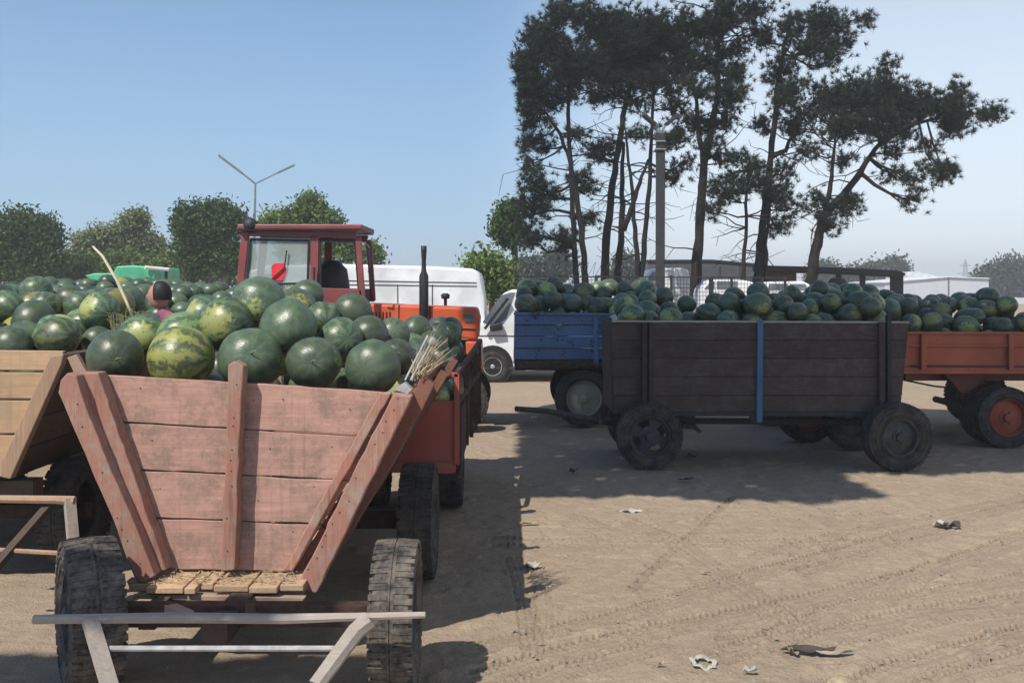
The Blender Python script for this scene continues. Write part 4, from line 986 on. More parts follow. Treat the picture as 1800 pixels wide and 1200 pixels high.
for where in sorted({q[2] for q in AUTO}):
    L = [(CX+F*p[0]/p[1], CY-F*(p[2]-EYE)/p[1], r*F/p[1], o, k) for o, k, w_, p, r in AUTO if w_ == where]
    bot = max(q[1] for q in L); st_ = float(np.median([q[2] for q in L]))*1.05; rows = {}
    for q in L: rows.setdefault(min(8, int((bot-q[1])/st_)), []).append(q)
    for ri_, (kk, qs) in enumerate(sorted(rows.items())):
        qs.sort(key=lambda q: q[0])
        for i_, q in enumerate(qs):
            q[3]['label'] = '%s, %s from left, %s, %s' % (SHORT[q[4]], ORD[min(i_, 39)], ROWS[ri_], where.replace('in the heap ', ''))
print('melons', len(c1), len(c2_), len(c3), len(c4), len(c5))
# farther heaps: beyond the first 300 in view, one mass each
def far_heap(args, name, label, seed):
    A = visible(heap(*args, seed=seed)); b = MESH['striped'][0]
    n1, n2 = 12, 8; U = np.array([(math.sin(math.pi*i/n2)*math.cos(2*math.pi*j/n1), math.sin(math.pi*i/n2)*math.sin(2*math.pi*j/n1), math.cos(math.pi*i/n2)) for i in range(n2+1) for j in range(n1)])
    Fq = np.array([(i*n1+j, (i+1)*n1+j, (i+1)*n1+(j+1) % n1, i*n1+(j+1) % n1) for i in range(n2) for j in range(n1)])
    rs = np.random.RandomState(seed); V = []; Fa = []
    for k, a in enumerate(A):
        sc = np.array([rs.uniform(1, 1.2), 1, .95]); V.append(U*sc*a[3]+a[:3]); Fa.append(Fq+k*len(U))
    s = NT(name); ge = s.n('ShaderNodeNewGeometry'); rn = ge.outputs['Random Per Island']
    c = s.mix(s.ramp(rn, [(.0, 0), (.85, .8), (.9, 1)]), (.030, .055, .032), (.085, .13, .07))
    c = s.mix(s.ramp(rn, [(.93, 0), (.94, 1)]), c, (.30, .28, .06))
    c = s.mix(s.ramp(s.noise(s.tc.outputs['Object'], 14, 4), [(.5, 0), (.7, .5)]), c, (.12, .16, .09))
    s.col(c); s.rough(.38, .5)
    o = npmesh(name, np.vstack(V), np.vstack(Fa), s.m, smooth=True)
    tag(o, label, 'watermelons', kind='stuff'); print(name, len(A)); return o
far_heap((-6.35, -2.95, 8.95, 10.95, 1.05, lambda x, y: 1.36+min(.24, (y-8.9)*.25)+.05*math.sin(x*3), .10, .13, 500), 'watermelon_heap', 'mass of small watermelons heaped beyond the pale wagon', 12)
far_heap((-8.9, -3.3, 11.7, 14.1, 1.15, lambda x, y: 1.42+min(.30, (y-11.6)*.25)+.05*math.sin(x*2), .11, .14, 700), 'watermelon_heap', 'farthest watermelon heap, in front of the green tarpaulin stall', 13)

# ------------------------------------------------------------------ trees
def pine(label, trunks, blobs, Y, seed, top_w=.5, twigs=0, group='pine trees behind the carts'):
    """trunks: list of (picture path, width px); blobs: (cx, cy, rx, ry, weight) foliage masses"""
    rs = random.Random(seed); base = at(trunks[0][0][0][0], 0, Y)
    t = thing('pine_tree', label, 'tree', (base.x, Y, 0), group)
    tm = MB(); nodes = []
    for path, w in trunks:
        pts = [at(x, y, Y+rs.uniform(-.08, .08)) for x, y in path]
        if path[0][1] >= 480: pts = [Vector((pts[0].x, Y, -.1))]+pts
        # wobble
        dense = []
        for a, b in zip(pts[:-1], pts[1:]):
            for q in range(4): dense.append(a.lerp(b, q/4)+Vector((rs.uniform(-.02, .02), rs.uniform(-.03, .03), 0)))
        dense.append(pts[-1]); n = len(dense)
        rad = [w*Y/F/2*(1.12-.75*(i/(n-1)))*rs.uniform(.92, 1.08) for i in range(n)]
        tm.tube(dense, rad, 9); nodes += list(zip(dense, rad))
    tm.build('trunk', M['pine_bark'], t, smooth=True)
    bm_ = MB(); tuft_pos = []
    nodes2 = [q for q in nodes if q[0].z > 2.6]
    for cx, cy, rx, ry, wt in blobs:
        c = at(cx, cy, Y); RX, RZ = rx*Y/F, ry*Y/F; RY = min(1.6, (RX+RZ)*.5)
        c = c+Vector((0, rs.uniform(-.6, .6), 0))
        nb = min(nodes2, key=lambda q: (q[0]-c-Vector((0, 0, -.5*RZ))).length)
        mid = nb[0].lerp(c, .5)+Vector((rs.uniform(-.15, .15), rs.uniform(-.2, .2), rs.uniform(-.25, .05)*min(2, (nb[0]-c).length)))
        q0 = [nb[0], nb[0].lerp(mid, .5)+Vector((0, 0, rs.uniform(-.06, .06))), mid, mid.lerp(c, .5)+Vector((0, 0, rs.uniform(-.08, .08))), c]
        r0 = min(nb[1]*.7, .07)
        bm_.tube(q0, [r0, r0*.85, r0*.65, r0*.5, r0*.3], 5)
        RX *= 1.12; RZ *= 1.08; nsub = max(6, int(RX*RZ*78*wt))
        for k in range(nsub):
            while True:
                a, b, d = rs.uniform(-1, 1), rs.uniform(-1, 1), rs.uniform(-1, 1)
                if a*a+b*b+d*d < 1: break
            e = c+Vector((a*RX, d*RY, b*RZ))
            s_ = q0[rs.choice((2, 3, 4))]; m = s_.lerp(e, .55)+Vector((rs.uniform(-.1, .1), rs.uniform(-.1, .1), rs.uniform(-.15, .02)))
            if (s_-e).length < 3.0: bm_.tube([s_, m, e], [r0*.38+.004, .012, .006], 4)
            for j in range(rs.randint(6, 11)):
                u = rs.uniform(.55, 1.08); p = m.lerp(e, (u-.55)/.45) if u > .55 else m
                tuft_pos.append((p+Vector((rs.gauss(0, .15), rs.gauss(0, .15), rs.gauss(0, .12))), (e-m).normalized()))
    for k in range(twigs):        # bare dead twigs low on the trunk
        nb, r_ = rs.choice(nodes2); sg = rs.choice((-1, 1)); L = rs.uniform(.5, 1.9)
        p = nb; pts = [p]; a = rs.uniform(-.3, .5); yv = rs.uniform(-.5, .5)
        for q in range(5):
            a += rs.uniform(-.45, .40); p = p+Vector((sg*math.cos(a), yv, math.sin(a)))*L/5; pts.append(p)
            if rs.random() < .7 and q > 0:
                b = a+rs.choice((-1, 1))*rs.uniform(.5, 1.1); bm_.tube([p, p+Vector((sg*math.cos(b), rs.uniform(-.4, .4), math.sin(b)))*L*.3], [.009, .004], 4)
        bm_.tube(pts, [.022, .018, .014, .011, .008, .005], 4)
    bm_.build('branches', M['pine_bark'], t, kind='stuff')
    # needles
    tp_ = [(p, d) for p, d in tuft_pos if p.x/p.y*F+CX > 909+9*math.sin(p.z*2.3)*math.sin(p.z*.9+1)+rs.uniform(-6, 12)]
    n = len(tp_); NN = 30; rsn = np.random.RandomState(seed)
    Pp = np.array([p[:] for p, d in tp_]); Dd = np.array([d[:] for p, d in tp_])
    d = rsn.randn(n, NN, 3)*.75+Dd[:, None, :]*.75+np.array([0, 0, .25]); d /= np.linalg.norm(d, axis=2)[..., None]
    L = rsn.uniform(.09, .20, (n, NN, 1)); sd = np.cross(d, rsn.randn(n, NN, 3)); sd /= np.linalg.norm(sd, axis=2)[..., None]
    w = rsn.uniform(.006, .010, (n, NN, 1))
    o0 = Pp[:, None, :]+d*.01
    Vt = np.stack([o0-sd*w, o0+sd*w, o0+d*L], 2).reshape(-1, 3)
    tri = np.arange(n*NN)[:, None]*3+np.array([0, 1, 2])[None]
    npmesh('crown', Vt, tri, M['pine_needles'], t, kind='stuff')
    return n
YN = 27.0
tot = 0
tot += pine('dark pine with two crossing slender trunks, leftmost of the group', [([(1030, 500), (1022, 400), (1012, 330), (1000, 278), (984, 236), (958, 196)], 12), ([(1013, 500), (1008, 400), (1004, 300), (998, 200), (1000, 120), (990, 60)], 11)],
    [(930, 120, 38, 60, 1.2), (960, 60, 40, 40, 1.2), (935, 200, 34, 45, 1.1), (1000, 110, 45, 50, 1.2), (975, 165, 45, 25, 1), (925, 250, 24, 24, .8), (955, 258, 14, 9, 1), (930, 320, 30, 22, 1.1), (925, 365, 34, 28, 1.1), (958, 340, 34, 16, .9),
     (925, 405, 22, 22, 1), (1012, 310, 22, 18, 1), (1030, 325, 18, 12, 1), (1010, 238, 12, 10, 1), (935, 425, 10, 12, .8), (985, 410, 18, 14, .8), (990, 435, 10, 9, .8), (1030, 385, 16, 12, .7), (920, 290, 16, 10, .8)], YN-1, 1, twigs=18)
tot += pine('dark pine with thick straight trunk and broad high crown, left of the concrete pole', [([(1062, 492), (1068, 400), (1078, 320), (1088, 250), (1098, 190), (1110, 130), (1100, 50)], 15), ([(1086, 500), (1093, 400), (1094, 320), (1096, 250)], 15)],
    [(1060, 50, 60, 40, 1.3), (1120, 70, 60, 50, 1.3), (1060, 115, 60, 40, 1.3), (1130, 130, 45, 30, 1.1), (1000, 30, 40, 25, 1.2), (1080, 160, 55, 20, .9), (1060, 250, 28, 16, .9), (1045, 268, 18, 12, .8), (1120, 175, 30, 18, .7)], YN+.6, 2, twigs=18)
tot += pine('forked pine with thin twin stems right beside the concrete lamp pole', [([(1122, 500), (1118, 420), (1112, 350), (1106, 290), (1100, 230)], 10), ([(1126, 490), (1136, 400), (1142, 310), (1146, 220), (1150, 120)], 11), ([(1096, 405), (1112, 360), (1128, 310), (1140, 280)], 10)],
    [(1150, 60, 50, 45, 1.2), (1190, 100, 40, 40, 1.1), (1160, 150, 40, 25, .9), (1190, 190, 28, 24, .8), (1150, 245, 30, 14, .8), (1195, 240, 26, 22, .9), (1205, 285, 24, 14, .8), (1180, 308, 14, 8, .7), (1110, 235, 20, 12, .7)], YN-.3, 3, twigs=18)
tot += pine('tall straight pine forking high up, right of the concrete lamp pole', [([(1222, 498), (1228, 420), (1233, 340), (1237, 290), (1250, 230), (1262, 160), (1262, 90), (1268, 30)], 18), ([(1237, 285), (1229, 240), (1224, 180), (1215, 120)], 10), ([(1262, 95), (1250, 50), (1240, 15)], 8), ([(1262, 80), (1280, 45), (1300, 10)], 8)],
    [(1225, 45, 40, 35, 1.1), (1275, 40, 40, 35, 1.1), (1325, 20, 30, 20, 1.0), (1240, 100, 40, 30, 1.1), (1300, 80, 26, 18, .8), (1335, 55, 14, 14, .7), (1270, 160, 34, 34, 1.1), (1250, 210, 34, 24, 1), (1220, 165, 24, 22, .8), (1285, 200, 18, 20, .8), (1240, 255, 30, 14, .8), (1275, 270, 22, 12, .7), (1290, 130, 14, 14, .7)], YN-.8, 4, twigs=18)
tot += pine('short slim pine with a small ragged crown under the taller pines', [([(1306, 498), (1310, 420), (1313, 340), (1316, 285)], 9)],
    [(1300, 275, 24, 12, .9), (1330, 285, 24, 12, .9), (1290, 310, 26, 12, .8), (1262, 335, 26, 14, .8), (1310, 325, 20, 12, .7), (1245, 365, 10, 14, .7), (1345, 320, 14, 12, .7), (1275, 350, 16, 10, .6)], YN-1.2, 5, twigs=14)
tot += pine('tall dark pine with leaning trunk in the middle, topmost crown reaching over the frame', [([(1330, 498), (1337, 430), (1345, 360), (1353, 290), (1362, 210), (1368, 140), (1378, 80), (1395, 30)], 15), ([(1346, 498), (1346, 430), (1352, 370), (1356, 320)], 9), ([(1357, 275), (1380, 265), (1392, 240), (1390, 210)], 9)],
    [(1440, 40, 45, 28, 1.2), (1475, 70, 34, 18, 1.1), (1505, 42, 18, 10, .9), (1415, 90, 38, 20, 1.0), (1455, 105, 30, 14, .8), (1390, 40, 22, 26, 1.0), (1370, 120, 24, 28, .9), (1390, 160, 28, 24, 1), (1360, 180, 22, 24, .9), (1345, 215, 16, 16, .7), (1400, 215, 24, 22, .8), (1385, 330, 28, 18, 1.0), (1360, 350, 18, 14, .9), (1390, 360, 24, 12, .9), (1372, 395, 22, 16, 1.0), (1375, 300, 20, 12, .7), (1350, 60, 12, 12, .7)], YN, 6, twigs=18)
tot += pine('leaning pine with a wide flat crown spreading right over the orange trailer', [([(1422, 510), (1430, 460), (1438, 420), (1448, 380), (1475, 350), (1500, 322), (1522, 285), (1545, 255)], 21), ([(1448, 385), (1456, 345), (1463, 300), (1468, 250)], 11), ([(1545, 255), (1600, 220), (1660, 205), (1720, 200)], 8)],
    [(1450, 165, 34, 34, 1.1), (1500, 160, 40, 38, 1.3), (1555, 165, 40, 36, 1.4), (1605, 175, 38, 34, 1.4), (1650, 190, 34, 30, 1.3), (1690, 200, 28, 20, 1.2), (1728, 206, 24, 10, 1.2), (1752, 196, 12, 6, 1), (1560, 110, 20, 14, .9), (1690, 150, 10, 14, .9), (1665, 225, 26, 18, 1.0), (1480, 220, 36, 30, 1.2), (1530, 220, 38, 28, 1.3), (1590, 225, 30, 20, 1.0), (1580, 270, 18, 14, .9), (1640, 255, 22, 12, .9), (1640, 300, 26, 16, 1.1), (1655, 312, 18, 10, 1), (1600, 320, 22, 14, .9), (1608, 350, 14, 20, .9), (1575, 305, 16, 10, .7),
     (1415, 195, 22, 24, .8), (1425, 260, 24, 16, .8), (1470, 285, 24, 14, .9), (1500, 350, 18, 9, .9), (1485, 366, 16, 8, .8), (1440, 375, 14, 10, .8), (1462, 395, 6, 10, .6), (1430, 345, 16, 8, .7)], YN-.5, 7, twigs=18)
print('pine tufts', tot)

def leafy(name, label, Y, blobs, mat, seed, leaf=.12, dens=60, trunk=None, group=None, flat=0.6, barkm='bark', sparse=False):
    rs = np.random.RandomState(seed); cx = np.mean([b[0] for b in blobs]); base = at(cx, 0, Y)
    t = thing(name, label, 'tree', (base.x, Y, 0), group)
    tm = MB(); c0 = at(blobs[0][0], blobs[0][1], Y)
    for tx in (trunk or [cx]):
        b0 = at(tx, 0, Y); zt_ = max(1.2, c0.z*.75)
        tm.tube([(b0.x, Y, -.1), (b0.x+.05, Y, zt_*.5), (b0.x+.02, Y+.05, zt_)], [.14, .11, .07], 8)
        for b in blobs:
            c = at(b[0], b[1], Y); tm.tube([(b0.x+.02, Y+.05, zt_*.8), Vector((b0.x, Y, zt_)).lerp(c, .5)+Vector((0, 0, .1)), c], [.05, .035, .012], 5)
    tm.build('trunk', M[barkm], t)
    P_ = []; more = []
    for (bx, by, rx, ry) in blobs:
        for q in range(5):
            a_ = rs.uniform(-.3, math.pi+.3); f_ = rs.uniform(.22, .5); more.append((bx+math.cos(a_)*rx*rs.uniform(.7, 1.15), by-math.sin(a_)*ry*rs.uniform(.7, 1.25), rx*f_, ry*f_*1.1))
    blobs = [(b[0], b[1]+b[3]*.12, b[2]*.82, b[3]*.85) for b in blobs]+more
    for (bx, by, rx, ry) in blobs:
        c = np.array(at(bx, by, Y)[:]); RX, RZ = rx*Y/F, ry*Y/F; RY = max(.4, (RX+RZ)*.5*flat)
        ncl = int(max(12, RX*RZ*dens*1.15)); cl = rs.randn(ncl, 3); cl /= np.linalg.norm(cl, axis=1)[:, None]; cl *= rs.uniform(.25, 1.18, (ncl, 1))
        cc = c+cl*np.array([RX, RY, RZ]); k = 26
        P_.append((cc[:, None, :]+rs.randn(ncl, k, 3)*leaf*1.9).reshape(-1, 3))
    P_ = np.vstack(P_); n = len(P_)
    a = rs.randn(n, 3); a /= np.linalg.norm(a, axis=1)[:, None]; b = np.cross(a, rs.randn(n, 3)); b /= np.linalg.norm(b, axis=1)[:, None]
    s_ = rs.uniform(.5, 1.1, (n, 1))*leaf
    Vt = np.stack([P_-a*s_, P_+b*s_*.45, P_+a*s_, P_-b*s_*.45], 1).reshape(-1, 3)
    npmesh('crown', Vt, np.arange(n*4).reshape(-1, 4), M[mat], t, kind='stuff')
    return n
nl = 0
nl += leafy('leafy_tree', 'dark bushy tree at the left edge behind the melon heaps', 38, [(15, 415, 24, 30), (42, 412, 22, 24), (72, 418, 16, 20), (90, 424, 8, 18), (25, 455, 34, 26), (70, 462, 26, 20)], 'leaf_dark', 21, .12)
nl += leafy('leafy_tree', 'pale loose tree behind the green tarpaulin', 42, [(150, 432, 14, 12), (176, 424, 18, 14), (205, 425, 20, 14), (234, 402, 14, 14), (246, 392, 9, 9), (226, 440, 34, 18), (262, 436, 16, 14), (160, 458, 26, 14)], 'leaf_pale', 22, .11, 34)
nl += leafy('leafy_tree', 'low grey-green tree between the pale tree and the dense one', 45, [(112, 466, 26, 14), (286, 458, 20, 18), (235, 476, 50, 14), (300, 476, 26, 14), (128, 480, 40, 12)], 'leaf_mid', 23, .11, 40)
nl += leafy('leafy_tree', 'dense green tree with several pale trunks left of the tractor cab', 36, [(330, 400, 11, 22), (345, 392, 12, 20), (368, 390, 12, 20), (392, 392, 10, 18), (410, 398, 8, 20), (350, 425, 28, 26), (392, 428, 24, 24), (335, 455, 18, 22), (372, 462, 34, 22), (405, 460, 18, 24)], 'leaf_dark', 24, .11, 60, trunk=[368, 386, 392])
nl += leafy('leafy_tree', 'tree with bare twiggy top showing over the tractor cab roof', 34, [(478, 396, 7, 5), (503, 394, 6, 6), (526, 392, 6, 9), (541, 374, 3, 9), (546, 360, 3, 5), (566, 390, 8, 6), (580, 394, 5, 4), (530, 450, 40, 20), (600, 446, 22, 18), (652, 450, 6, 7)], 'leaf_mid', 25, .10, 26)
nl += leafy('thicket', 'low green thicket filling the gaps under the trees behind the left heaps', 40, [(20, 482, 40, 16), (70, 486, 40, 14), (120, 484, 36, 18), (170, 478, 30, 18), (250, 484, 40, 16), (310, 478, 34, 18), (360, 486, 36, 14), (400, 482, 26, 18), (330, 462, 14, 14), (205, 470, 26, 12)], 'leaf_mid', 28, .12, 45)
nl += leafy('leafy_tree', 'bright green tree at the end of the white van', 30, [(846, 478, 12, 16), (868, 485, 17, 20), (882, 505, 14, 20), (854, 498, 16, 22)], 'leaf_bright', 26, .11, 60)
nl += leafy('leafy_tree', 'tall tree whose leafy branch tips hang in beside the pines', 31, [(893, 378, 8, 7), (890, 398, 9, 7), (897, 418, 6, 10), (885, 405, 5, 5)], 'leaf_dark', 27, .09, 60, trunk=[905])
# far trees right
nl += leafy('far_tree', 'low far tree behind the wire fence, left of the pines', 70, [(940, 478, 40, 12), (975, 474, 22, 12), (915, 482, 20, 12)], 'leaf_far', 31, .22, 14)
nl += leafy('far_tree', 'small grey far tree seen between the pine trunks', 75, [(1105, 480, 14, 18), (1100, 495, 20, 14)], 'leaf_far', 32, .22, 14)
k_ = 0
for cx, cy, rx, ry, lab in ((1450, 492, 16, 16, 'hazy far tree just right of the leaning pine trunk'), (1500, 492, 16, 9, 'hazy far tree under the middle of the shed beam'), (1532, 491, 14, 12, 'hazy far tree under the right part of the shed beam'), (1560, 488, 12, 15, 'hazy far tree at the end of the shed beam'), (1575, 484, 10, 14, 'hazy far tree behind the end block of the shed beam'),
        (1745, 492, 16, 18, 'hazy far tree beside the white warehouse'), (1775, 488, 18, 22, 'hazy far tree second from the right edge'), (1805, 490, 16, 24, 'hazy far tree at the right edge')):
    nl += leafy('far_tree', lab, 120, [(cx, cy, rx, ry), (cx-6, cy+8, rx, ry*.7), (cx+5, cy+14, rx, ry*.8)], 'leaf_far', 40+k_, .34, 7, group='hazy trees on the horizon'); k_ += 1
print('leaves', nl)
# a big unseen tree added right of the viewer so its crown shades the carts
bt_ = thing('leafy_tree', 'added unseen tree beside the viewer, crown placed to shade the carts', 'tree', (4.6, 2.4, 0))
tk = MB().tube([(4.6, 2.4, -.1), (4.5, 2.45, 3), (4.2, 2.7, 6)], [.42, .34, .28], 12)
cent = []
SH = (math.sin(SUN_AZ)/math.tan(SUN_EL), math.cos(SUN_AZ)/math.tan(SUN_EL))
rs = np.random.RandomState(77); LP = []
def front(u): return 7.75+.10*math.sin(u*2.1)+.06*math.sin(u*7) if u < 3.0 else 8.85+.08*math.sin(u*3)
for k in range(26000):
    u = rs.uniform(.10, 11.5); v = rs.uniform(7.4, 13.9)
    if v < front(u)+rs.uniform(0, .10) or v > 13.6+.25*math.sin(u*1.7): continue
    h = rs.uniform(8.0, 9.6)
    LP.append((u-SH[0]*h, v-SH[1]*h, h))
def crown_mesh(LP, parent):
    n = len(LP); a = rs.randn(n, 3)*np.array([1, 1, .35]); a /= np.linalg.norm(a, axis=1)[:, None]
    b = np.cross(a, rs.randn(n, 3)*.3+np.array([0, 0, 1])); b /= np.linalg.norm(b, axis=1)[:, None]; s_ = rs.uniform(.08, .14, (n, 1))
    Vt = np.stack([LP-a*s_, LP+b*s_*.7, LP+a*s_, LP-b*s_*.7], 1).reshape(-1, 3)
    npmesh('crown', Vt, np.arange(n*4).reshape(-1, 4), M['leaf_dark'], parent, kind='stuff')
L2 = []
for k in range(8000):
    u = rs.uniform(-5.0, -.66); v = rs.uniform(4.0, 4.42)
    if v > 4.36+.05*math.sin(u*5): continue
    h = rs.uniform(6.0, 7.2); L2.append((u-SH[0]*h, v-SH[1]*h, h))
L2 = np.array(L2)
b2 = thing('leafy_tree', 'added unseen tree behind the viewer to the left, placed to shade the ground', 'tree', (-6.0, -2.6, 0))  # unseen tree added, leaves placed to shade a ground strip by the red wagon
MB().tube([(-6.0, -2.6, -.1), (-5.9, -2.2, 3), (-5.6, -1.2, 6.2)], [.16, .13, .08], 10).tube([(-5.9, -1.9, 4.4), (-5.0, -.5, 5.6), (-4.2, .1, 6.5)], [.08, .06, .03], 6).build('trunk', M['bark'], b2, smooth=True)
crown_mesh(L2, b2)
LP = np.array(LP); n = len(LP)
a = rs.randn(n, 3)*np.array([1, 1, .35]); a /= np.linalg.norm(a, axis=1)[:, None]; b = np.cross(a, rs.randn(n, 3)*.3+np.array([0, 0, 1])); b /= np.linalg.norm(b, axis=1)[:, None]
s_ = rs.uniform(.08, .14, (n, 1))
Vt = np.stack([LP-a*s_, LP+b*s_*.7, LP+a*s_, LP-b*s_*.7], 1).reshape(-1, 3)
for k in range(14):
    p = Vector(LP[rs.choice(np.where((LP[:, 0]+SH[0]*LP[:, 2] > 5.0) & (LP[:, 1]+SH[1]*LP[:, 2] > 10))[0])]); st0 = Vector((4.2, 2.7, rs.uniform(5.2, 6.0)))
    tk.tube([st0, st0.lerp(p, .4)+Vector((0, 0, .6)), p], [.14, .09, .03], 6)
tk.build('trunk', M['bark'], bt_, smooth=True)
npmesh('crown', Vt, np.arange(n*4).reshape(-1, 4), M['leaf_dark'], bt_, kind='stuff')

# ------------------------------------------------------------------ right background
cp = thing('lamp_pole', 'thick concrete pole with two small lamp arms in a V among the pines', 'street lamp', (at(1160, 0, 24).x, 24, 0))
MB().bar((at(1160, 0, 24).x, 24, -.1), at(1161, 235, 24), .21, .21).build('pole', M['concrete'], cp, bevel=.03)
for y_ in (248, 262): MB().bar(at(1151, y_, 23.86), at(1170, y_, 23.86), .03, .02).build('band', M['steel_rod'], cp)
MB().bar(at(1160, 236, 24), at(1150, 218, 24), .05, .05).build('arm', M['lamp_metal'], cp)
MB().bar(at(1160, 236, 24), at(1172, 218, 24), .05, .05).build('arm', M['lamp_metal'], cp)
MB().bar(at(1152, 220, 24), at(1131, 202, 23.9), .16, .08).build('lamp_head', M['concrete'], cp, bevel=.01)
MB().bar(at(1170, 220, 24), at(1192, 202, 24.1), .16, .08).build('lamp_head', M['concrete'], cp, bevel=.01)
# fence with coiled wire
fn = thing('wire_fence', 'dark wire mesh fence with coils of razor wire running behind the pines', 'fence', (at(1100, 0, 22).x, 22, 0))
for x_ in (910, 984, 1048, 1118, 1180, 1250, 1286, 1340, 1380):
    w_ = .05 if x_ != 1250 else .09
    MB().bar((at(x_, 0, 22).x, 22, 0), at(x_, 484 if x_ < 1200 else 488, 22), w_, w_).build('post', M['black_iron'], fn)
MB().bar(at(903, 486, 22), at(1385, 488, 22), .03, .03).build('rail', M['black_iron'], fn)
ms_ = MB()
for k in range(86): x_ = 905+k*5.6; ms_.bar((at(x_, 0, 22).x, 22, .3), at(x_, 486, 22), .008, .008)
for k in range(9): ms_.bar(at(903, 492+k*7, 22), at(1385, 492+k*7, 22), .008, .008)
ms_.build('wire_mesh', M['black_iron'], fn, kind='stuff')
cw = MB(); pts = []
for k in range(900):
    t_ = k/900; x_ = lerp(903, 1118, t_); th = t_*2*math.pi*17; p = at(x_, 474, 22); pts.append(p+Vector((math.cos(th)*.06, math.sin(th)*.16, math.cos(th)*.17)))
cw.tube(pts, .006, 3); cw.build('razor_wire', M['black_iron'], fn)
# dark box semi-trailer
sm = thing('box_trailer', 'long dark grey box trailer parked behind the pines and concrete pole', 'trailer', (at(1240, 0, 34).x, 35, 0))
MB().pp([(1138, 459), (1250, 458), (1330, 465), (1330, 540), (1138, 540)], 34, 2.3).build('box', M['grey_paint'], sm, bevel=.05)
MB().pp([(1138, 456.5), (1250, 456), (1332, 463), (1332, 467), (1250, 460.5), (1138, 461)], 33.96, 2.4).build('roof_edge', M['black_iron'], sm)
for x_ in (1175, 1220, 1265, 1300): MB().pp([(x_, 468), (x_+1.2, 468), (x_+1.2, 538), (x_, 538)], 33.98, .02).build('rib', M['black_iron'], sm)
for x_ in (1165, 1190, 1300): wheel(sm, (at(x_, 0, 34).x, 34.1, .48), .48, .26, (0, -1, 0), 'rim_dark', 'tyre')
MB().box((at(1145, 0, 34).x, 34.2, .5), (at(1325, 0, 34).x, 36.2, at(0, 540, 34).z)).build('chassis', M['black_iron'], sm)
vehicle('panel_van', 'pale van with rounded roof in front of the dark box trailer', 'van', [(1131, 500), (1135, 485), (1144, 475), (1160, 471), (1200, 471), (1210, 475), (1214, 490), (1215, 560), (1131, 560)], 29, 1.9, (1146, 1202), windows=[([(1140, 487), (1148, 478), (1165, 475), (1165, 492), (1140, 494)], 'side_window', 'glass_grey')], seams=[((1168, 474), (1168, 555)), ((1136, 506), (1213, 506))])
vehicle('parked_car', 'white car with sloping windscreen seen behind the fence over the melons', 'car', [(1232, 520), (1234, 508), (1246, 495), (1256, 491), (1300, 491), (1325, 496), (1332, 520), (1334, 560), (1232, 560)], 25, 1.6, (1248, 1318), windows=[([(1238, 508), (1248, 496), (1256, 494), (1256, 508)], 'windscreen', 'glass_grey'), ([(1260, 494), (1296, 494), (1296, 508), (1260, 508)], 'side_window', 'glass_grey')])
vehicle('parked_car', 'white car roof showing between the box trailer and the leaning pine', 'car', [(1344, 520), (1346, 500), (1352, 495), (1412, 494), (1424, 500), (1430, 520), (1432, 560), (1344, 560)], 26, 1.7, (1360, 1415), windows=[([(1352, 499), (1385, 499), (1385, 510), (1350, 510)], 'side_window', 'glass_grey'), ([(1389, 499), (1416, 499), (1420, 510), (1389, 510)], 'side_window', 'glass_grey')])
# low shed
sh = thing('open_shed', 'long low open shed with a heavy dark roof beam behind the leaning pine', 'shed', (at(1460, 0, 30).x, 30.5, 0))
MB().pp([(1331, 466), (1480, 470), (1578, 475), (1592, 480), (1592, 484), (1578, 487), (1480, 482), (1331, 477)], 30, .6).build('roof_beam', M['black_iron'], sh, bevel=.03)
for x_ in (1340, 1474, 1516, 1576):
    w_ = .12 if x_ != 1576 else .35
    MB().bar((at(x_, 0, 30.3).x, 30.3, 0), at(x_, 480, 30.3), w_, .2).build('post', M['black_iron'], sh)
MB().pp([(1336, 478), (1400, 479), (1400, 560), (1336, 560)], 30.4, .1).build('wall_panel', M['dark_wood'], sh)
MB().lathe([(.001, .25), (.2, .22), (.33, .05), (.34, -.15), (.2, -.3), (.001, -.32)], at(1472, 502, 29.8), (0, 0, 1), 14).build('canvas_roll', M['black_iron'], sh, smooth=True)
# white warehouse
wh = thing('warehouse', 'low white warehouse with a shallow gabled roof near the pylon', 'building', (at(1650, 0, 100).x, 105, 0))
MB().pp([(1555, 497), (1668, 487), (1738, 490), (1738, 528), (1555, 528)], 100, 10).build('wall', M['white_wall'], wh)
MB().pp([(1553, 495.5), (1668, 485.5), (1740, 488.5), (1740, 490), (1668, 487.2), (1553, 497)], 99.8, 10.4).build('roof', M['white_paint'], wh)
MB().pp([(1592, 479), (1612, 477), (1656, 487.5), (1656, 492), (1592, 497)], 112, 6).build('gable_roof', M['white_paint'], wh)
MB().pp([(1667, 488), (1668.5, 488), (1668.5, 526), (1667, 526)], 99.9, .08).build('downpipe', M['grey_paint'], wh)
lwz = thing('boundary_wall', 'low pale wall on the horizon right of the warehouse', 'wall', (at(1770, 0, 95).x, 95, 0))
MB().pp([(1700, 523), (1860, 523), (1860, 534), (1700, 534)], 95, .3).build('wall', M['white_wall'], lwz)
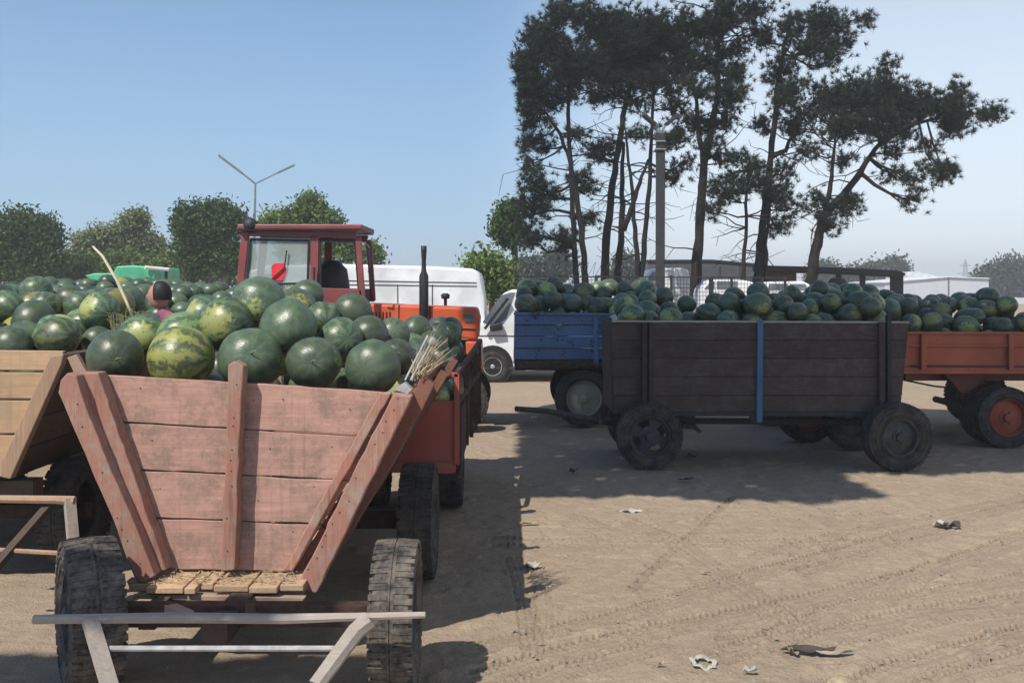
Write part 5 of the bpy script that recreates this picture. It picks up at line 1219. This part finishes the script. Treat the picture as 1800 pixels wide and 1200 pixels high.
# pylon
pyn = thing('power_pylon', 'faint lattice power pylon on the horizon above the warehouse', 'pylon', (at(1697, 0, 420).x, 420, 0))
pb = MB(); Yp = 420; w0 = .16
px0, px1 = 1690.5, 1703.5
L_ = [at(px0, 508, Yp), at(1695.3, 462, Yp), at(1697, 455, Yp)]; R_ = [at(px1, 508, Yp), at(1698.7, 462, Yp), at(1697, 455, Yp)]
for dy in (-.9, .9):
    o_ = Vector((0, dy, 0))
    for S in (L_, R_): pb.bar(S[0]+o_, S[1]+o_*.3, w0, w0); pb.bar(S[1]+o_*.3, S[2], w0, w0)
    for k in range(9):
        a, b = k/9, (k+1)/9
        pb.bar(L_[0].lerp(L_[1], a)+o_*(1-a*.7), R_[0].lerp(R_[1], b)+o_*(1-b*.7), .09, .09); pb.bar(R_[0].lerp(R_[1], a)+o_*(1-a*.7), L_[0].lerp(L_[1], b)+o_*(1-b*.7), .09, .09)
pb.build('tower', M['lamp_metal'], pyn)
for (a, b, y_) in ((1687, 1707, 467), (1683, 1711, 481)):
    MB().bar(at(a, y_, Yp), at(1697, y_-3, Yp), w0, w0).bar(at(b, y_, Yp), at(1697, y_-3, Yp), w0, w0).bar(at(a, y_, Yp), at(b, y_, Yp), w0, w0).build('crossarm', M['lamp_metal'], pyn)

# ------------------------------------------------------------------ litter on the ground
def gz(x, y): return float(ground_height(np.array([[x]]), np.array([[y]]))[0][0, 0])
def scrap(px, py, w, d, mat, name, label, cat, seed, curl=.02):
    rs_ = random.Random(seed); x, y = gat(px, py); z = gz(x, y)+.012; n = 12; m = MB(); top = []; bot = []
    for k in range(n):
        a = 2*math.pi*k/n; q = rs_.uniform(.65, 1.1)
        X_, Y_, Z_ = x+math.cos(a)*w*q, y+math.sin(a)*d*q, z+rs_.uniform(0, curl)
        top.append((X_, Y_, Z_+.004)); bot.append((X_, Y_, Z_))
    c = (x, y, z+.008); c2 = (x, y, z+.003)
    m.add(top+bot+[c, c2], [(k, (k+1) % n, 2*n) for k in range(n)]+[(n+(k+1) % n, n+k, 2*n+1) for k in range(n)]+[(k, n+k, n+(k+1) % n, (k+1) % n) for k in range(n)])
    return tag(m.build(name, M[mat]), label, cat)
scrap(1110, 899, .09, .05, 'plastic_scrap', 'plastic_scrap', 'crumpled white plastic scrap just below the edge of the cart shadow', 'litter', 1, .03)
scrap(936, 996, .045, .05, 'plastic_scrap', 'plastic_scrap', 'small folded white scrap at the left of the sunlit ground', 'litter', 2, .03)
scrap(930, 924, .08, .025, 'cardboard', 'cardboard_scrap', 'thin torn cardboard strip below the left end of the cart shadow', 'litter', 3, .02)
scrap(1658, 925, .09, .05, 'plastic_scrap', 'plastic_scrap', 'torn pale and black plastic scrap on the right of the yard', 'litter', 4, .04)
scrap(1672, 928, .07, .03, 'dark_scrap', 'plastic_scrap', 'black crumpled strip beside the torn pale scrap', 'litter', 5, .04)
scrap(1420, 1150, .13, .030, 'dark_scrap', 'bark_strip', 'long dark torn bark strip near the bottom of the picture', 'litter', 6, .03)
scrap(1470, 1154, .09, .022, 'cardboard', 'cardboard_scrap', 'narrow brown scrap touching the long torn bark strip', 'litter', 61, .02)
scrap(1393, 1152, .03, .03, 'cardboard', 'cardboard_scrap', 'curled brown scrap at the left end of the bark strip', 'litter', 7, .04)
scrap(1160, 1176, .03, .010, 'straw', 'wood_chip', 'pale chip lying left of the round plastic lid', 'litter', 8, .02)
scrap(1240, 1012, .035, .009, 'raw_beam', 'twig', 'brown flat stick in the middle of the yard', 'litter', 9, .01)
scrap(1320, 1188, .035, .014, 'plastic_scrap', 'plastic_scrap', 'crinkled pale wrapper at the bottom, right of the lid', 'litter', 10, .03)
scrap(1390, 979, .02, .012, 'stone', 'pebble', 'flat pale pebble in the middle of the yard', 'stone', 12, .01)
scrap(1205, 848, .08, .03, 'dark_scrap', 'dry_leaf', 'dark dry leaves in the shade right of the front wheel', 'litter', 13, .03)
scrap(1008, 833, .05, .03, 'dark_scrap', 'clod', 'dark clod in the cart shadow left of the front wheel', 'litter', 14, .05)
scrap(1215, 805, .05, .03, 'dark_scrap', 'dry_leaf', 'curled dark leaf between the cart wheels', 'litter', 15, .04)
x, y = gat(1237, 1171); z = gz(x, y)+.012
lid = MB().lathe([(.036, 0), (.040, .004), (.046, .001), (.055, .005), (.062, 0), (.050, -.003), (.036, -.002)], (x, y, z), (.1, -.15, 1), 34, close=True)
rs_ = random.Random(3); lid.v = [(x+(a-x)*(1+.10*math.sin(7*math.atan2(b-y, a-x))+.05*math.sin(13*math.atan2(b-y, a-x)+1)), y+(b-y)*(1+.10*math.sin(7*math.atan2(b-y, a-x))), c+.006*math.sin(5*math.atan2(b-y, a-x))+rs_.uniform(-.001, .001)) for a, b, c in lid.v]
tag(lid.build('plastic_ring', M['plastic_scrap'], smooth=True), 'crinkled pale plastic ring lying on the ground near the bottom edge', 'plastic ring')
x, y = gat(1488, 1196); z = gz(x, y)+.035
tag(MB().lathe([(.001, .035), (.05, .03), (.085, .012), (.09, 0), (.05, -.02), (.001, -.025)], (x, y, z-.01), (.1, -.5, 1), 22).build('melon_rind', M['straw'], smooth=True), 'pale broken piece lying in the hollow at the bottom edge', 'litter')
pbm = MB(); rs_ = random.Random(5)
for k in range(1500):
    Yq = rs_.uniform(4.1, 13)**1.0; Xq = rs_.uniform(-.1, .55*Yq); q = rs_.uniform(.003, .011)*(1 if rs_.random() < .93 else 1.7); z = gz(Xq, Yq) if k < 600 else 0.0
    a = rs_.uniform(0, 6)
    vs_ = [(Xq+math.cos(a+j*1.57)*q*rs_.uniform(.7, 1.2), Yq+math.sin(a+j*1.57)*q*rs_.uniform(.7, 1.2), z-.002) for j in range(4)]+[(Xq+rs_.uniform(-.3, .3)*q, Yq+rs_.uniform(-.3, .3)*q, z+q*.8)]
    pbm.add(vs_, [(0, 1, 4), (1, 2, 4), (2, 3, 4), (3, 0, 4)])
tag(pbm.build('gravel', M['stone']), 'small loose stones and clods scattered over the dusty yard', 'gravel', kind='stuff')
stw = MB()
for k in range(260):
    Yq = rs_.uniform(4.1, 9); Xq = rs_.uniform(-.05, .55*Yq); a = rs_.uniform(0, 6.3); L = rs_.uniform(.01, .05); z = .012
    stw.bar((Xq, Yq, z), (Xq+math.cos(a)*L, Yq+math.sin(a)*L, z+rs_.uniform(0, .015)), .003, .002)
tag(stw.build('straw_litter', M['straw']), 'scattered pale straw bits on the sunlit yard', 'straw', kind='stuff')

# ------------------------------------------------------------------ dusty summer air
hm = bpy.data.materials.new('haze'); hm.use_nodes = True; hn = hm.node_tree; hn.nodes.clear()
pv = hn.nodes.new('ShaderNodeVolumePrincipled'); pv.inputs['Density'].default_value = .0020; pv.inputs['Color'].default_value = (.97, .98, 1.0, 1); pv.inputs['Anisotropy'].default_value = .1
ho = hn.nodes.new('ShaderNodeOutputMaterial'); hn.links.new(pv.outputs[0], ho.inputs['Volume'])
hb_ = MB().box((-760, -60, -1.2), (760, 760, 17.5)).build('haze', hm); hb_['kind'] = 'stuff'; hb_['label'] = 'thin pale summer haze over the whole yard'
